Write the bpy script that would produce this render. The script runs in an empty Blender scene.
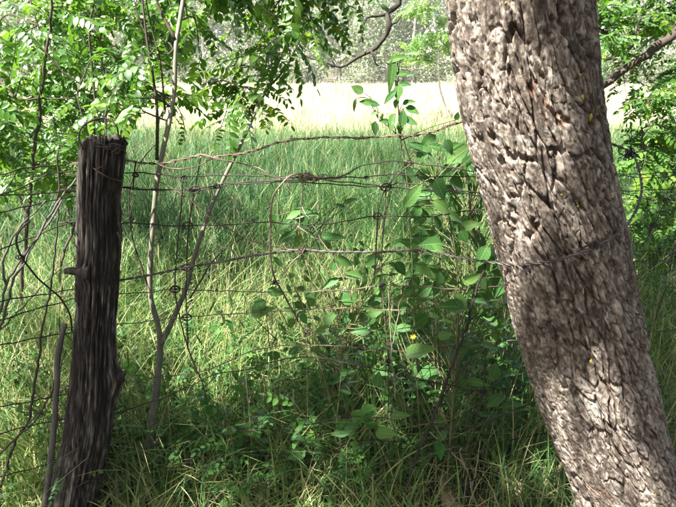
import bpy, math, random
import numpy as np
from mathutils import Vector, Matrix
from mathutils.bvhtree import BVHTree

R = math.radians
rng = np.random.default_rng(7)
random.seed(7)
scn = bpy.context.scene
COL = scn.collection

# ------------------------------------------------------------------ camera
CAM = np.array([0.0, 0.0, 1.70])
FPX = 525.0                       # focal length in photograph pixels (676 x 507)
PITCH = R(19.5)
cam = bpy.data.cameras.new("camera")
cam.sensor_fit = 'HORIZONTAL'
cam.sensor_width = 36.0
cam.lens = 36.0 * FPX / 676.0
cam.clip_start = 0.02
cam.clip_end = 3000
camo = bpy.data.objects.new("camera", cam)
COL.objects.link(camo)
camo.location = CAM
camo.rotation_euler = (R(90) - PITCH, 0, 0)
scn.camera = camo

# ------------------------------------------------------------------ sky, sun, exposure
SUN = np.array([-0.46, -0.37, 0.80])
SUN = SUN / np.linalg.norm(SUN)                 # towards the sun
sun_el = math.asin(SUN[2])
sun_az = math.atan2(SUN[0], SUN[1])             # clockwise from +Y
world = bpy.data.worlds.new("World")
scn.world = world
world.use_nodes = True
nt = world.node_tree
bg = nt.nodes["Background"]
sky = nt.nodes.new("ShaderNodeTexSky")
sky.sky_type = 'NISHITA'
sky.sun_disc = False
sky.sun_elevation = sun_el
sky.sun_rotation = sun_az
sky.air_density = 0.8
sky.dust_density = 5.0
sky.ozone_density = 0.3
nt.links.new(sky.outputs[0], bg.inputs[0])
bg.inputs[1].default_value = 0.046
sun = bpy.data.lights.new("sun", 'SUN')
sun.energy = 5.0
sun.angle = R(0.55)
sun.color = (1.0, 0.965, 0.90)
suno = bpy.data.objects.new("sun", sun)
COL.objects.link(suno)
suno.rotation_euler = Vector(SUN).to_track_quat('Z', 'Y').to_euler()
suno.location = (-6, -6, 12)
vs = scn.view_settings
vs.view_transform = 'Standard'
vs.look = 'None'
vs.exposure = 2.25
vs.gamma = 1.0
vs.use_curve_mapping = False
cy = scn.cycles
cy.max_bounces = 7
cy.diffuse_bounces = 4
cy.glossy_bounces = 2
cy.transmission_bounces = 4
cy.transparent_max_bounces = 4
cy.volume_bounces = 0
cy.caustics_reflective = False
cy.caustics_refractive = False
cy.sample_clamp_indirect = 6.0
cy.use_denoising = True

# ------------------------------------------------------------------ helpers
cp, sp = math.cos(PITCH), math.sin(PITCH)

def pdir(x, y):
    u = (x - 338.0) / FPX
    v = (253.5 - y) / FPX
    return np.array([u, cp + v * sp, -sp + v * cp])

def P(x, y, Y):
    """the point seen at pixel x, y that stands Y metres in front of the camera"""
    d = pdir(x, y)
    return CAM + d * (Y / d[1])

def PG(x, y, z=0.0):
    d = pdir(x, y)
    return CAM + d * ((z - CAM[2]) / d[2])

def catmull(pts, step):
    pts = np.asarray(pts, float)
    if len(pts) < 3:
        n = max(2, int(np.linalg.norm(pts[-1] - pts[0]) / step) + 1)
        t = np.linspace(0, 1, n)[:, None]
        return pts[0] * (1 - t) + pts[-1] * t
    ext = np.vstack([2 * pts[0] - pts[1], pts, 2 * pts[-1] - pts[-2]])
    out = []
    for i in range(1, len(ext) - 2):
        a, b, c, d = ext[i - 1], ext[i], ext[i + 1], ext[i + 2]
        n = max(1, int(np.linalg.norm(c - b) / step))
        for k in range(n):
            t = k / n
            out.append(0.5 * (2 * b + (c - a) * t + (2 * a - 5 * b + 4 * c - d) * t * t + (3 * b - a - 3 * c + d) * t ** 3))
    out.append(ext[-2])
    return np.array(out)

class Acc:
    """collects vertices, faces and a per-vertex tint for one mesh"""
    def __init__(s):
        s.v, s.f, s.t, s.n = [], [], [], 0
    def add(s, v, f, t=0.5):
        v = np.asarray(v, float)
        s.v.append(v)
        s.f += [tuple(int(i) + s.n for i in q) for q in f]
        s.t.append(np.full(len(v), t) if np.isscalar(t) else np.asarray(t, float))
        s.n += len(v)
    def tube(s, pts, rad, k=6, t=0.5, cap=True):
        pts = np.asarray(pts, float)
        n = len(pts)
        rad = np.full(n, rad) if np.isscalar(rad) else np.asarray(rad, float)
        tan = np.gradient(pts, axis=0)
        tan /= np.linalg.norm(tan, axis=1)[:, None] + 1e-12
        a = np.array([0, 0, 1.0]) if abs(tan[0][2]) < 0.9 else np.array([1.0, 0, 0])
        u = np.cross(tan[0], a); u /= np.linalg.norm(u)
        ang = np.linspace(0, 2 * np.pi, k, endpoint=False)
        V = []
        for i in range(n):
            u = u - tan[i] * np.dot(u, tan[i]); u /= np.linalg.norm(u) + 1e-12
            w = np.cross(tan[i], u)
            V.append(pts[i] + rad[i] * (np.cos(ang)[:, None] * u + np.sin(ang)[:, None] * w))
        V = np.concatenate(V)
        F = []
        for i in range(n - 1):
            for j in range(k):
                j2 = (j + 1) % k
                F.append((i * k + j, i * k + j2, (i + 1) * k + j2, (i + 1) * k + j))
        if cap:
            F.append(tuple(range(k))[::-1])
            F.append(tuple((n - 1) * k + j for j in range(k)))
        s.add(V, F, t if np.isscalar(t) else np.repeat(np.asarray(t, float), k))
    def mesh(s, name, off=(0, 0, 0), smooth=True):
        me = bpy.data.meshes.new(name)
        V = np.concatenate(s.v) - np.asarray(off)
        me.from_pydata(V.tolist(), [], s.f)
        at = me.attributes.new("tint", 'FLOAT', 'POINT')
        at.data.foreach_set("value", np.concatenate(s.t).astype(np.float32))
        if smooth:
            me.polygons.foreach_set("use_smooth", np.ones(len(me.polygons), bool))
        me.update()
        return me

def quads_mesh(name, V, Q, tint, smooth=True):
    """fast mesh from numpy arrays of vertices and quads"""
    me = bpy.data.meshes.new(name)
    me.vertices.add(len(V))
    me.vertices.foreach_set("co", np.ascontiguousarray(V, np.float32).ravel())
    me.loops.add(Q.size)
    me.loops.foreach_set("vertex_index", np.ascontiguousarray(Q, np.int32).ravel())
    me.polygons.add(len(Q))
    me.polygons.foreach_set("loop_start", np.arange(0, Q.size, 4, dtype=np.int32))
    me.polygons.foreach_set("use_smooth", np.full(len(Q), smooth))
    me.update(calc_edges=True)
    at = me.attributes.new("tint", 'FLOAT', 'POINT')
    at.data.foreach_set("value", np.asarray(tint, np.float32))
    me.validate()
    return me

def link(name, me, mat, parent=None, loc=(0, 0, 0)):
    o = bpy.data.objects.new(name, me)
    COL.objects.link(o)
    o.location = loc
    if parent is not None:
        o.parent = parent
    if mat is not None and me is not None and len(me.materials) == 0:
        me.materials.append(mat)
    return o

def thing(name, label, cat, base, group=None):
    o = bpy.data.objects.new(name, None)
    COL.objects.link(o)
    o.location = base
    o.empty_display_size = 0.05
    o["label"] = label
    o["category"] = cat
    if group: o["group"] = group
    return o

def tag(o, label=None, cat=None, group=None, kind=None):
    if label: o["label"] = label
    if cat: o["category"] = cat
    if group: o["group"] = group
    if kind: o["kind"] = kind
    return o

# value noise ----------------------------------------------------------
def _h(ix, iy, iz, seed):
    n = (ix * 374761393 + iy * 668265263 + iz * 1274126177 + seed * 974634777) & 0xFFFFFFFF
    n = ((n ^ (n >> 13)) * 1274126177) & 0xFFFFFFFF
    return ((n ^ (n >> 16)) & 0xFFFFFF) / float(0xFFFFFF)

def vnoise(x, y, z, seed=0):
    x, y, z = np.broadcast_arrays(np.asarray(x, float), np.asarray(y, float), np.asarray(z, float))
    ix, iy, iz = np.floor(x).astype(np.int64), np.floor(y).astype(np.int64), np.floor(z).astype(np.int64)
    fx, fy, fz = x - ix, y - iy, z - iz
    fx, fy, fz = fx * fx * (3 - 2 * fx), fy * fy * (3 - 2 * fy), fz * fz * (3 - 2 * fz)
    r = 0
    for dx in (0, 1):
        for dy in (0, 1):
            for dz in (0, 1):
                w = (fx if dx else 1 - fx) * (fy if dy else 1 - fy) * (fz if dz else 1 - fz)
                r = r + w * _h(ix + dx, iy + dy, iz + dz, seed)
    return r

def fbm(x, y, z, oct=4, seed=0):
    r, a, tot = 0, 0.5, 0
    for i in range(oct):
        r = r + a * vnoise(x * 2 ** i, y * 2 ** i, z * 2 ** i, seed + i); tot += a; a *= 0.5
    return r / tot

def worley(x, y, nx, seed=0):
    """F1, F2 and the cell's random number; x wraps after nx cells"""
    ix, iy = np.floor(x).astype(np.int64), np.floor(y).astype(np.int64)
    f1 = np.full(x.shape, 9.0); f2 = np.full(x.shape, 9.0); cid = np.zeros(x.shape)
    for dx in (-1, 0, 1):
        for dy in (-1, 0, 1):
            cx, cyy = ix + dx, iy + dy
            wx = np.mod(cx, nx)
            px = cx + 0.1 + 0.8 * _h(wx, cyy, 0 * cx, seed); py = cyy + 0.1 + 0.8 * _h(wx, cyy, 0 * cx, seed + 1)
            d = np.hypot(x - px, y - py)
            c = _h(wx, cyy, 0 * cx, seed + 2)
            nearer = d < f1
            f2 = np.where(nearer, f1, np.minimum(f2, d))
            cid = np.where(nearer, c, cid)
            f1 = np.where(nearer, d, f1)
    return f1, f2, cid

def sstep(a, b, x):
    t = np.clip((x - a) / (b - a), 0, 1)
    return t * t * (3 - 2 * t)

# ------------------------------------------------------------------ materials
def newmat(name):
    m = bpy.data.materials.new(name)
    m.use_nodes = True
    t = m.node_tree
    for n in list(t.nodes): t.nodes.remove(n)
    out = t.nodes.new("ShaderNodeOutputMaterial")
    return m, t, out

def ramp(t, src, stops):
    r = t.nodes.new("ShaderNodeValToRGB")
    cr = r.color_ramp
    while len(cr.elements) < len(stops): cr.elements.new(0.5)
    for e, (p, c) in zip(cr.elements, stops):
        e.position = p; e.color = (*c, 1)
    t.links.new(src, r.inputs[0])
    return r.outputs[0]

def attr(t, n="tint"):
    a = t.nodes.new("ShaderNodeAttribute"); a.attribute_name = n
    return a.outputs["Fac"]

def leaf_mat(name, stops, trans=0.45, tcol=(1.15, 1.2, 0.55), rough=0.45, gloss=0.10, obj_var=True, spots=True, veins=False):
    m, t, out = newmat(name)
    f = attr(t)
    if obj_var:
        oi = t.nodes.new("ShaderNodeObjectInfo")
        mx = t.nodes.new("ShaderNodeMath"); mx.operation = 'MULTIPLY_ADD'
        t.links.new(oi.outputs["Random"], mx.inputs[0]); mx.inputs[1].default_value = 0.5
        t.links.new(f, mx.inputs[2])
        sb = t.nodes.new("ShaderNodeMath"); sb.operation = 'SUBTRACT'
        t.links.new(mx.outputs[0], sb.inputs[0]); sb.inputs[1].default_value = 0.25
        f = sb.outputs[0]
    col = ramp(t, f, stops)
    if spots:
        tc = t.nodes.new("ShaderNodeTexCoord")
        nz = t.nodes.new("ShaderNodeTexNoise"); nz.inputs["Scale"].default_value = 60; nz.inputs["Detail"].default_value = 3
        t.links.new(tc.outputs["Object"], nz.inputs["Vector"])
        v = ramp(t, nz.outputs["Fac"], [(0.3, (0.75, 0.78, 0.7)), (0.7, (1.15, 1.12, 1.1))])
        mm = t.nodes.new("ShaderNodeMix"); mm.data_type = 'RGBA'; mm.blend_type = 'MULTIPLY'; mm.inputs[0].default_value = 1.0
        t.links.new(col, mm.inputs["A"]); t.links.new(v, mm.inputs["B"])
        col = mm.outputs["Result"]
    if veins:
        tc2 = t.nodes.new("ShaderNodeTexCoord"); sx = t.nodes.new("ShaderNodeSeparateXYZ"); t.links.new(tc2.outputs["Object"], sx.inputs[0])
        def mth(op, a, b=None):
            n = t.nodes.new("ShaderNodeMath"); n.operation = op
            for i, q in enumerate((a, b)):
                if q is None: continue
                if isinstance(q, (int, float)): n.inputs[i].default_value = q
                else: t.links.new(q, n.inputs[i])
            return n.outputs[0]
        ay = mth('ABSOLUTE', sx.outputs["Y"])
        mid = mth('LESS_THAN', ay, 0.012)
        ph = mth('FRACT', mth('MULTIPLY', mth('SUBTRACT', sx.outputs["X"], mth('MULTIPLY', ay, 0.9)), 7.5))
        sv = mth('MULTIPLY', mth('LESS_THAN', mth('ABSOLUTE', mth('SUBTRACT', ph, 0.5)), 0.06), 0.45)
        fac = mth('MAXIMUM', mth('MULTIPLY', mid, 0.7), sv)
        mv = t.nodes.new("ShaderNodeMix"); mv.data_type = 'RGBA'
        t.links.new(fac, mv.inputs[0]); t.links.new(col, mv.inputs["A"]); mv.inputs["B"].default_value = (0.24, 0.31, 0.13, 1)
        col = mv.outputs["Result"]
    d = t.nodes.new("ShaderNodeBsdfDiffuse"); t.links.new(col, d.inputs[0])
    tr = t.nodes.new("ShaderNodeBsdfTranslucent")
    mt = t.nodes.new("ShaderNodeMix"); mt.data_type = 'RGBA'; mt.blend_type = 'MULTIPLY'; mt.inputs[0].default_value = 1.0
    mt.clamp_result = False
    t.links.new(col, mt.inputs["A"]); mt.inputs["B"].default_value = (*tcol, 1)
    t.links.new(mt.outputs["Result"], tr.inputs[0])
    m1 = t.nodes.new("ShaderNodeMixShader"); m1.inputs[0].default_value = trans
    t.links.new(d.outputs[0], m1.inputs[1]); t.links.new(tr.outputs[0], m1.inputs[2])
    g = t.nodes.new("ShaderNodeBsdfGlossy"); g.inputs["Roughness"].default_value = rough
    g.inputs[0].default_value = (1, 1, 1, 1)
    fr = t.nodes.new("ShaderNodeFresnel"); fr.inputs[0].default_value = 1.35
    fm = t.nodes.new("ShaderNodeMath"); fm.operation = 'MULTIPLY'; fm.inputs[1].default_value = gloss * 1.2
    t.links.new(fr.outputs[0], fm.inputs[0])
    m2 = t.nodes.new("ShaderNodeMixShader")
    t.links.new(fm.outputs[0], m2.inputs[0])
    t.links.new(m1.outputs[0], m2.inputs[1]); t.links.new(g.outputs[0], m2.inputs[2])
    t.links.new(m2.outputs[0], out.inputs[0])
    return m

def bark_mat(name, stops, scale=30, zs=0.25, bump=0.4, dist=0.004, rough=0.9, use_attr=True, lichen=None, red=None):
    m, t, out = newmat(name)
    tc = t.nodes.new("ShaderNodeTexCoord")
    mp = t.nodes.new("ShaderNodeMapping"); mp.inputs["Scale"].default_value = (1, 1, zs)
    t.links.new(tc.outputs["Object"], mp.inputs[0])
    nz = t.nodes.new("ShaderNodeTexNoise"); nz.inputs["Scale"].default_value = scale
    nz.inputs["Detail"].default_value = 8; nz.inputs["Roughness"].default_value = 0.65
    t.links.new(mp.outputs[0], nz.inputs["Vector"])
    f = nz.outputs["Fac"]
    if use_attr:
        mx = t.nodes.new("ShaderNodeMath"); mx.operation = 'MULTIPLY_ADD'
        t.links.new(attr(t), mx.inputs[0]); mx.inputs[1].default_value = 0.6
        sb = t.nodes.new("ShaderNodeMath"); sb.operation = 'SUBTRACT'; sb.inputs[1].default_value = 0.3
        t.links.new(f, sb.inputs[0]); t.links.new(sb.outputs[0], mx.inputs[2])
        f = mx.outputs[0]
    col = ramp(t, f, stops)
    def blend(col, fac, c):
        mm = t.nodes.new("ShaderNodeMix"); mm.data_type = 'RGBA'
        t.links.new(fac, mm.inputs[0]); t.links.new(col, mm.inputs["A"]); mm.inputs["B"].default_value = (*c, 1)
        return mm.outputs["Result"]
    if red:
        col = blend(col, attr(t, "inner"), red)
    if lichen:
        n2 = t.nodes.new("ShaderNodeTexNoise"); n2.inputs["Scale"].default_value = 26; n2.inputs["Detail"].default_value = 6
        t.links.new(tc.outputs["Object"], n2.inputs["Vector"])
        fac = ramp(t, n2.outputs["Fac"], [(0.60, (0, 0, 0)), (0.72, (0.75, 0.75, 0.75))])
        col = blend(col, fac, lichen)
    n3 = t.nodes.new("ShaderNodeTexNoise"); n3.inputs["Scale"].default_value = scale * 6; n3.inputs["Detail"].default_value = 6
    t.links.new(mp.outputs[0], n3.inputs["Vector"])
    b1 = t.nodes.new("ShaderNodeBump"); b1.inputs["Strength"].default_value = bump; b1.inputs["Distance"].default_value = dist
    t.links.new(nz.outputs["Fac"], b1.inputs["Height"])
    b2 = t.nodes.new("ShaderNodeBump"); b2.inputs["Strength"].default_value = bump; b2.inputs["Distance"].default_value = dist * 0.5
    t.links.new(n3.outputs["Fac"], b2.inputs["Height"]); t.links.new(b1.outputs[0], b2.inputs["Normal"])
    p = t.nodes.new("ShaderNodeBsdfPrincipled")
    t.links.new(col, p.inputs["Base Color"]); p.inputs["Roughness"].default_value = rough
    p.inputs["Specular IOR Level"].default_value = 0.25
    t.links.new(b2.outputs[0], p.inputs["Normal"])
    t.links.new(p.outputs[0], out.inputs[0])
    return m

M = {}
M['bark'] = bark_mat('trunk bark', [(0.0, (0.028, 0.022, 0.018)), (0.35, (0.090, 0.071, 0.056)), (0.60, (0.200, 0.166, 0.136)), (1.0, (0.49, 0.435, 0.375))],
                     scale=70, zs=0.45, bump=0.75, dist=0.004, lichen=(0.33, 0.33, 0.30), red=(0.20, 0.095, 0.05))
M['limb'] = bark_mat('limb bark', [(0.2, (0.03, 0.026, 0.022)), (0.8, (0.10, 0.086, 0.074))], scale=40, use_attr=False)
M['post'] = bark_mat('weathered post wood', [(0.0, (0.006, 0.005, 0.005)), (0.38, (0.026, 0.022, 0.019)), (0.62, (0.090, 0.077, 0.066)), (0.85, (0.28, 0.25, 0.22))],
                     scale=70, zs=0.09, bump=0.8, dist=0.004, rough=0.85)
M['sapling'] = bark_mat('sapling bark', [(0.2, (0.07, 0.072, 0.052)), (0.55, (0.18, 0.178, 0.13)), (0.9, (0.35, 0.335, 0.26))], scale=55, zs=0.3, bump=0.3, dist=0.002)
M['twig'] = bark_mat('twig bark', [(0.2, (0.038, 0.030, 0.024)), (0.8, (0.11, 0.085, 0.066))], scale=60, bump=0.3, dist=0.001, use_attr=False)
M['deadwood'] = bark_mat('dead grey wood', [(0.2, (0.055, 0.05, 0.045)), (0.8, (0.17, 0.157, 0.14))], scale=60, zs=0.15, bump=0.5, dist=0.002, use_attr=False)
M['straw_stick'] = bark_mat('dry pale stalk', [(0.2, (0.22, 0.16, 0.11)), (0.8, (0.42, 0.34, 0.26))], scale=60, zs=0.15, bump=0.3, dist=0.001, use_attr=False)
M['darkcane'] = bark_mat('dark cane bark', [(0.2, (0.012, 0.010, 0.009)), (0.8, (0.05, 0.042, 0.036))], scale=60, bump=0.3, dist=0.001, use_attr=False)
M['stem'] = bark_mat('green stem', [(0.2, (0.07, 0.085, 0.03)), (0.8, (0.15, 0.16, 0.07))], scale=50, bump=0.2, dist=0.0005, use_attr=False)
M['fartrunk'] = bark_mat('pale far bark', [(0.2, (0.30, 0.29, 0.27)), (0.8, (0.58, 0.57, 0.54))], scale=6, zs=0.3, use_attr=False, dist=0.02)

def wire_mat(name, stops, metal=0.3, rough=0.6):
    m, t, out = newmat(name)
    tc = t.nodes.new("ShaderNodeTexCoord")
    nz = t.nodes.new("ShaderNodeTexNoise"); nz.inputs["Scale"].default_value = 14; nz.inputs["Detail"].default_value = 7
    t.links.new(tc.outputs["Object"], nz.inputs["Vector"])
    col = ramp(t, nz.outputs["Fac"], stops)
    p = t.nodes.new("ShaderNodeBsdfPrincipled")
    t.links.new(col, p.inputs["Base Color"]); p.inputs["Roughness"].default_value = rough; p.inputs["Metallic"].default_value = metal
    n2 = t.nodes.new("ShaderNodeTexNoise"); n2.inputs["Scale"].default_value = 400
    t.links.new(tc.outputs["Object"], n2.inputs["Vector"])
    b = t.nodes.new("ShaderNodeBump"); b.inputs["Strength"].default_value = 0.5; b.inputs["Distance"].default_value = 0.0006
    t.links.new(n2.outputs["Fac"], b.inputs["Height"]); t.links.new(b.outputs[0], p.inputs["Normal"])
    t.links.new(p.outputs[0], out.inputs[0])
    return m
M['wire_dark'] = wire_mat('shadow-darkened rusted wire', [(0.35, (0.012, 0.010, 0.010)), (0.5, (0.035, 0.026, 0.022)), (0.72, (0.10, 0.062, 0.045))])  # rust in shade: the darkness is put into its colour
M['wire_rust'] = wire_mat('brown rusted wire', [(0.3, (0.03, 0.02, 0.017)), (0.5, (0.13, 0.082, 0.062)), (0.7, (0.30, 0.21, 0.165))], metal=0.15, rough=0.7)
M['wire_grey'] = wire_mat('grey galvanised wire', [(0.3, (0.05, 0.043, 0.04)), (0.55, (0.12, 0.105, 0.098)), (0.75, (0.17, 0.135, 0.115))], metal=0.5, rough=0.5)

M['locust'] = leaf_mat('pinnate leaf', [(0.0, (0.036, 0.115, 0.022)), (0.45, (0.082, 0.205, 0.032)), (0.8, (0.165, 0.29, 0.045)), (1.0, (0.29, 0.34, 0.06))], trans=0.52, tcol=(1.3, 1.3, 0.55))
M['ovate'] = leaf_mat('ovate leaf', [(0.0, (0.030, 0.11, 0.042)), (0.5, (0.066, 0.185, 0.048)), (0.85, (0.14, 0.26, 0.065)), (1.0, (0.25, 0.30, 0.07))], trans=0.40, gloss=0.13, veins=True)
M['weed'] = leaf_mat('weed leaf', [(0.0, (0.028, 0.10, 0.030)), (0.5, (0.052, 0.165, 0.040)), (1.0, (0.13, 0.25, 0.055))], trans=0.42)
M['canopy'] = leaf_mat('canopy leaf', [(0.0, (0.045, 0.10, 0.022)), (1.0, (0.10, 0.16, 0.035))], trans=0.38, obj_var=False, spots=False)
M['grass'] = leaf_mat('green grass blade', [(0.0, (0.038, 0.112, 0.034)), (0.35, (0.080, 0.188, 0.055)), (0.62, (0.175, 0.290, 0.085)), (0.80, (0.33, 0.40, 0.14)), (0.9, (0.48, 0.44, 0.23)), (1.0, (0.56, 0.49, 0.31))],
                      trans=0.38, tcol=(1.05, 1.2, 0.75), obj_var=False, spots=False, gloss=0.10)
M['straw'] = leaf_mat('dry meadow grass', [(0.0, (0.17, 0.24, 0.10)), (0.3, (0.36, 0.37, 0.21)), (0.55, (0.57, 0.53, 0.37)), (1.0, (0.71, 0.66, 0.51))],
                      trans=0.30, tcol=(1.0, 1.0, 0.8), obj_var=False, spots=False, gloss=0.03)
M['farleaf'] = leaf_mat('silvery haze-paled far foliage', [(0.0, (0.10, 0.16, 0.07)), (0.5, (0.32, 0.39, 0.25)), (1.0, (0.56, 0.59, 0.48))],
                        trans=0.35, tcol=(1, 1, 0.8), obj_var=False, spots=False, gloss=0.06)  # silvery leaves paled further; distance washout is put into the colour
def flat_mat(name, c, rough=0.9):
    m, t, out = newmat(name)
    tc = t.nodes.new("ShaderNodeTexCoord")
    nz = t.nodes.new("ShaderNodeTexNoise"); nz.inputs["Scale"].default_value = 120; nz.inputs["Detail"].default_value = 4
    t.links.new(tc.outputs["Object"], nz.inputs["Vector"])
    col = ramp(t, nz.outputs["Fac"], [(0.25, tuple(x * 0.6 for x in c)), (0.7, c)])
    p = t.nodes.new("ShaderNodeBsdfPrincipled"); p.inputs["Roughness"].default_value = rough
    t.links.new(col, p.inputs["Base Color"]); t.links.new(p.outputs[0], out.inputs[0])
    return m
M['lichen'] = flat_mat('yellow lichen', (0.46, 0.38, 0.05))
M['petal'] = flat_mat('yellow petal', (0.75, 0.60, 0.03))

# ------------------------------------------------------------------ ground
def ground_mat():
    m, t, out = newmat("meadow soil")
    tc = t.nodes.new("ShaderNodeTexCoord")
    n1 = t.nodes.new("ShaderNodeTexNoise"); n1.inputs["Scale"].default_value = 9; n1.inputs["Detail"].default_value = 9
    t.links.new(tc.outputs["Object"], n1.inputs["Vector"])
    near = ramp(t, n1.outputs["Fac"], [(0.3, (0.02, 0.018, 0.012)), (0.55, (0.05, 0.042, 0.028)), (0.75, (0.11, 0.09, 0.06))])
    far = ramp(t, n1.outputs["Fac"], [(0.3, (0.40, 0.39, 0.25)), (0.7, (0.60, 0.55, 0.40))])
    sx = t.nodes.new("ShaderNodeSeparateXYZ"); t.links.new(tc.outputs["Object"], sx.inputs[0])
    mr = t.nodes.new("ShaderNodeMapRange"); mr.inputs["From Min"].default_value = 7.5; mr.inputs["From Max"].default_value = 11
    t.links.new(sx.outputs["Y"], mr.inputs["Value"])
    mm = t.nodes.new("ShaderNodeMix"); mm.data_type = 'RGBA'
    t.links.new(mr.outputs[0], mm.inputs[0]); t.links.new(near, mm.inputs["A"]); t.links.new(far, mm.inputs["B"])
    wood = ramp(t, n1.outputs["Fac"], [(0.3, (0.05, 0.05, 0.03)), (0.7, (0.13, 0.115, 0.075))])
    mr2 = t.nodes.new("ShaderNodeMapRange"); mr2.inputs["From Min"].default_value = 55; mr2.inputs["From Max"].default_value = 59
    t.links.new(sx.outputs["Y"], mr2.inputs["Value"])
    m3 = t.nodes.new("ShaderNodeMix"); m3.data_type = 'RGBA'
    t.links.new(mr2.outputs[0], m3.inputs[0]); t.links.new(mm.outputs["Result"], m3.inputs["A"]); t.links.new(wood, m3.inputs["B"])
    mm = m3
    b = t.nodes.new("ShaderNodeBump"); b.inputs["Distance"].default_value = 0.03
    t.links.new(n1.outputs["Fac"], b.inputs["Height"])
    p = t.nodes.new("ShaderNodeBsdfPrincipled"); p.inputs["Roughness"].default_value = 1.0
    t.links.new(mm.outputs["Result"], p.inputs["Base Color"]); t.links.new(b.outputs[0], p.inputs["Normal"])
    t.links.new(p.outputs[0], out.inputs[0])
    return m

gx = np.concatenate([np.linspace(-900, -40, 12), np.linspace(-36, -8, 15), np.linspace(-7.5, 7.5, 90), np.linspace(8, 36, 15), np.linspace(40, 900, 12)])
gy = np.concatenate([np.linspace(-300, -10, 8), np.linspace(-8, 12, 110), np.linspace(13, 70, 40), np.linspace(80, 1500, 20)])
def ground_z(x, y):
    return 0.07 * (vnoise(x * 1.3, y * 1.3, 0, 5) - 0.5) * (np.abs(np.asarray(x)) < 60) 
GX, GY = np.meshgrid(gx, gy)
GZ = ground_z(GX, GY)
nxg, nyg = len(gx), len(gy)
ii = (np.arange(nyg - 1)[:, None] * nxg + np.arange(nxg - 1)[None]).ravel()
gq = np.stack([ii, ii + 1, ii + nxg + 1, ii + nxg], 1)
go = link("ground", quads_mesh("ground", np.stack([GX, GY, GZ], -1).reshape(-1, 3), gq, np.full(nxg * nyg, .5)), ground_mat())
tag(go, kind="structure")

# ------------------------------------------------------------------ the big leaning tree: trunk
EDGE_L = [(-60, 437), (0, 440), (60, 446), (120, 453), (165, 465), (210, 477), (262, 491), (320, 506), (370, 518), (410, 531), (460, 549), (507, 573), (560, 586)]
EDGE_R = [(-60, 588), (0, 594), (60, 600), (110, 608), (150, 617), (200, 629), (250, 638), (310, 650), (360, 660), (400, 668), (440, 678), (507, 703), (560, 728)]
TY = 1.45
ys = np.linspace(-60, 545, 60)
lx = np.interp(ys, *zip(*EDGE_L)); rx = np.interp(ys, *zip(*EDGE_R))
k5 = np.ones(5) / 5
lx = np.convolve(np.pad(lx, 2, 'edge'), k5, 'valid'); rx = np.convolve(np.pad(rx, 2, 'edge'), k5, 'valid')
axis = []
rad = []
for y, a, b in zip(ys, lx, rx):
    pa, pb = P(a, y, TY), P(b, y, TY)
    axis.append((pa + pb) / 2)
    lean = 0.955                       # the outline is cut square to the lean
    rad.append(np.linalg.norm(pa - pb) / 2 * lean)
axis = np.array(axis); rad = np.array(rad)
o_ = np.argsort(axis[:, 2]); axis, rad = axis[o_], rad[o_]
zz = np.linspace(-0.10, 2.35, 860)
def ext(z, zs, v):
    r = np.interp(z, zs, v)
    s1 = (v[-1] - v[-9]) / (zs[-1] - zs[-9]); s0 = (v[8] - v[0]) / (zs[8] - zs[0])
    r = np.where(z > zs[-1], v[-1] + s1 * (z - zs[-1]), r)
    return np.where(z < zs[0], v[0] + s0 * (z - zs[0]), r)
ax_x = ext(zz, axis[:, 2], axis[:, 0])
ax_r = np.clip(ext(zz, axis[:, 2], rad), 0.17, 0.30)
kk = np.ones(41) / 41
ax_x = np.convolve(np.pad(ax_x, 20, 'reflect', reflect_type='odd'), kk, 'valid'); ax_r = np.convolve(np.pad(ax_r, 20, 'edge'), kk, 'valid')
NA = 520
tt = np.linspace(0, 2 * np.pi, NA, endpoint=False)
th = -np.pi / 2 + (tt - np.pi) - 0.45 * np.sin(tt - np.pi)   # finer where the bark faces the path
th = th + 2 * np.pi
TH, ZZ = np.meshgrid(th, zz)
AXX = ax_x[:, None]; ARR = ax_r[:, None]
cxn, cyn = np.cos(TH), np.sin(TH)
nxp, nyp, nzp = cxn * 0.2, cyn * 0.2, ZZ
# warp and plates
w1 = fbm(nxp * 9, nyp * 9, nzp * 7, 4, 11) - 0.5
w2 = fbm(nxp * 9, nyp * 9, nzp * 7, 4, 31) - 0.5
fine = fbm(nxp * 110, nyp * 110, nzp * 80, 4, 111) - 0.5
patch = sstep(0.28, 0.52, fbm(nxp * 6, nyp * 6, nzp * 3.0, 2, 91))
ws = fbm(nxp * 5, nyp * 5, nzp * 3, 2, 141) - .5            # slow wander of the plates
NC = 36
f1, f2, cid = worley(TH / (2 * np.pi) * NC + 2.6 * ws + 0.9 * w1 + ZZ * 3.0, ZZ / 0.125 + 1.1 * w2, NC, 3)
crack = sstep(0.02, 1.0, (f2 - f1 + .16 * fine) / (0.05 + 0.15 * patch))
NC2 = 78
f1b, f2b, cidb = worley(TH / (2 * np.pi) * NC2 + 3.4 * ws + 1.6 * w2, ZZ / 0.045 + 1.6 * w1, NC2, 13)
crack2 = sstep(0.0, 0.11, f2b - f1b + .18 * fine)
NC3 = 200
f1c, f2c, cidc = worley(TH / (2 * np.pi) * NC3 + 4 * w1, ZZ / 0.011 + 4.0 * w2, NC3, 23)
ridge = fbm(nxp * 15, nyp * 15, nzp * 2.6, 3, 51) - 0.5
furrow = vnoise(nxp * 22 + 2.2 * w1, nyp * 22 + 2.2 * w2, nzp * 2.0, 71)
furrow = sstep(0.0, 0.08, np.abs(furrow - 0.5))          # long vertical fissures
hgt = (0.012 * ridge + 0.0150 * (0.30 + 0.70 * patch) * (crack - 1) + 0.0062 * (crack2 - 1) * sstep(.1, .7, cid) + 0.015 * (furrow - 1) * (0.25 + .75 * patch)
       + 0.0025 * (cid - 0.5) + 0.0016 * (cidb - 0.5) + 0.0018 * (cidc - 0.5) + 0.0035 * fine)
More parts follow.
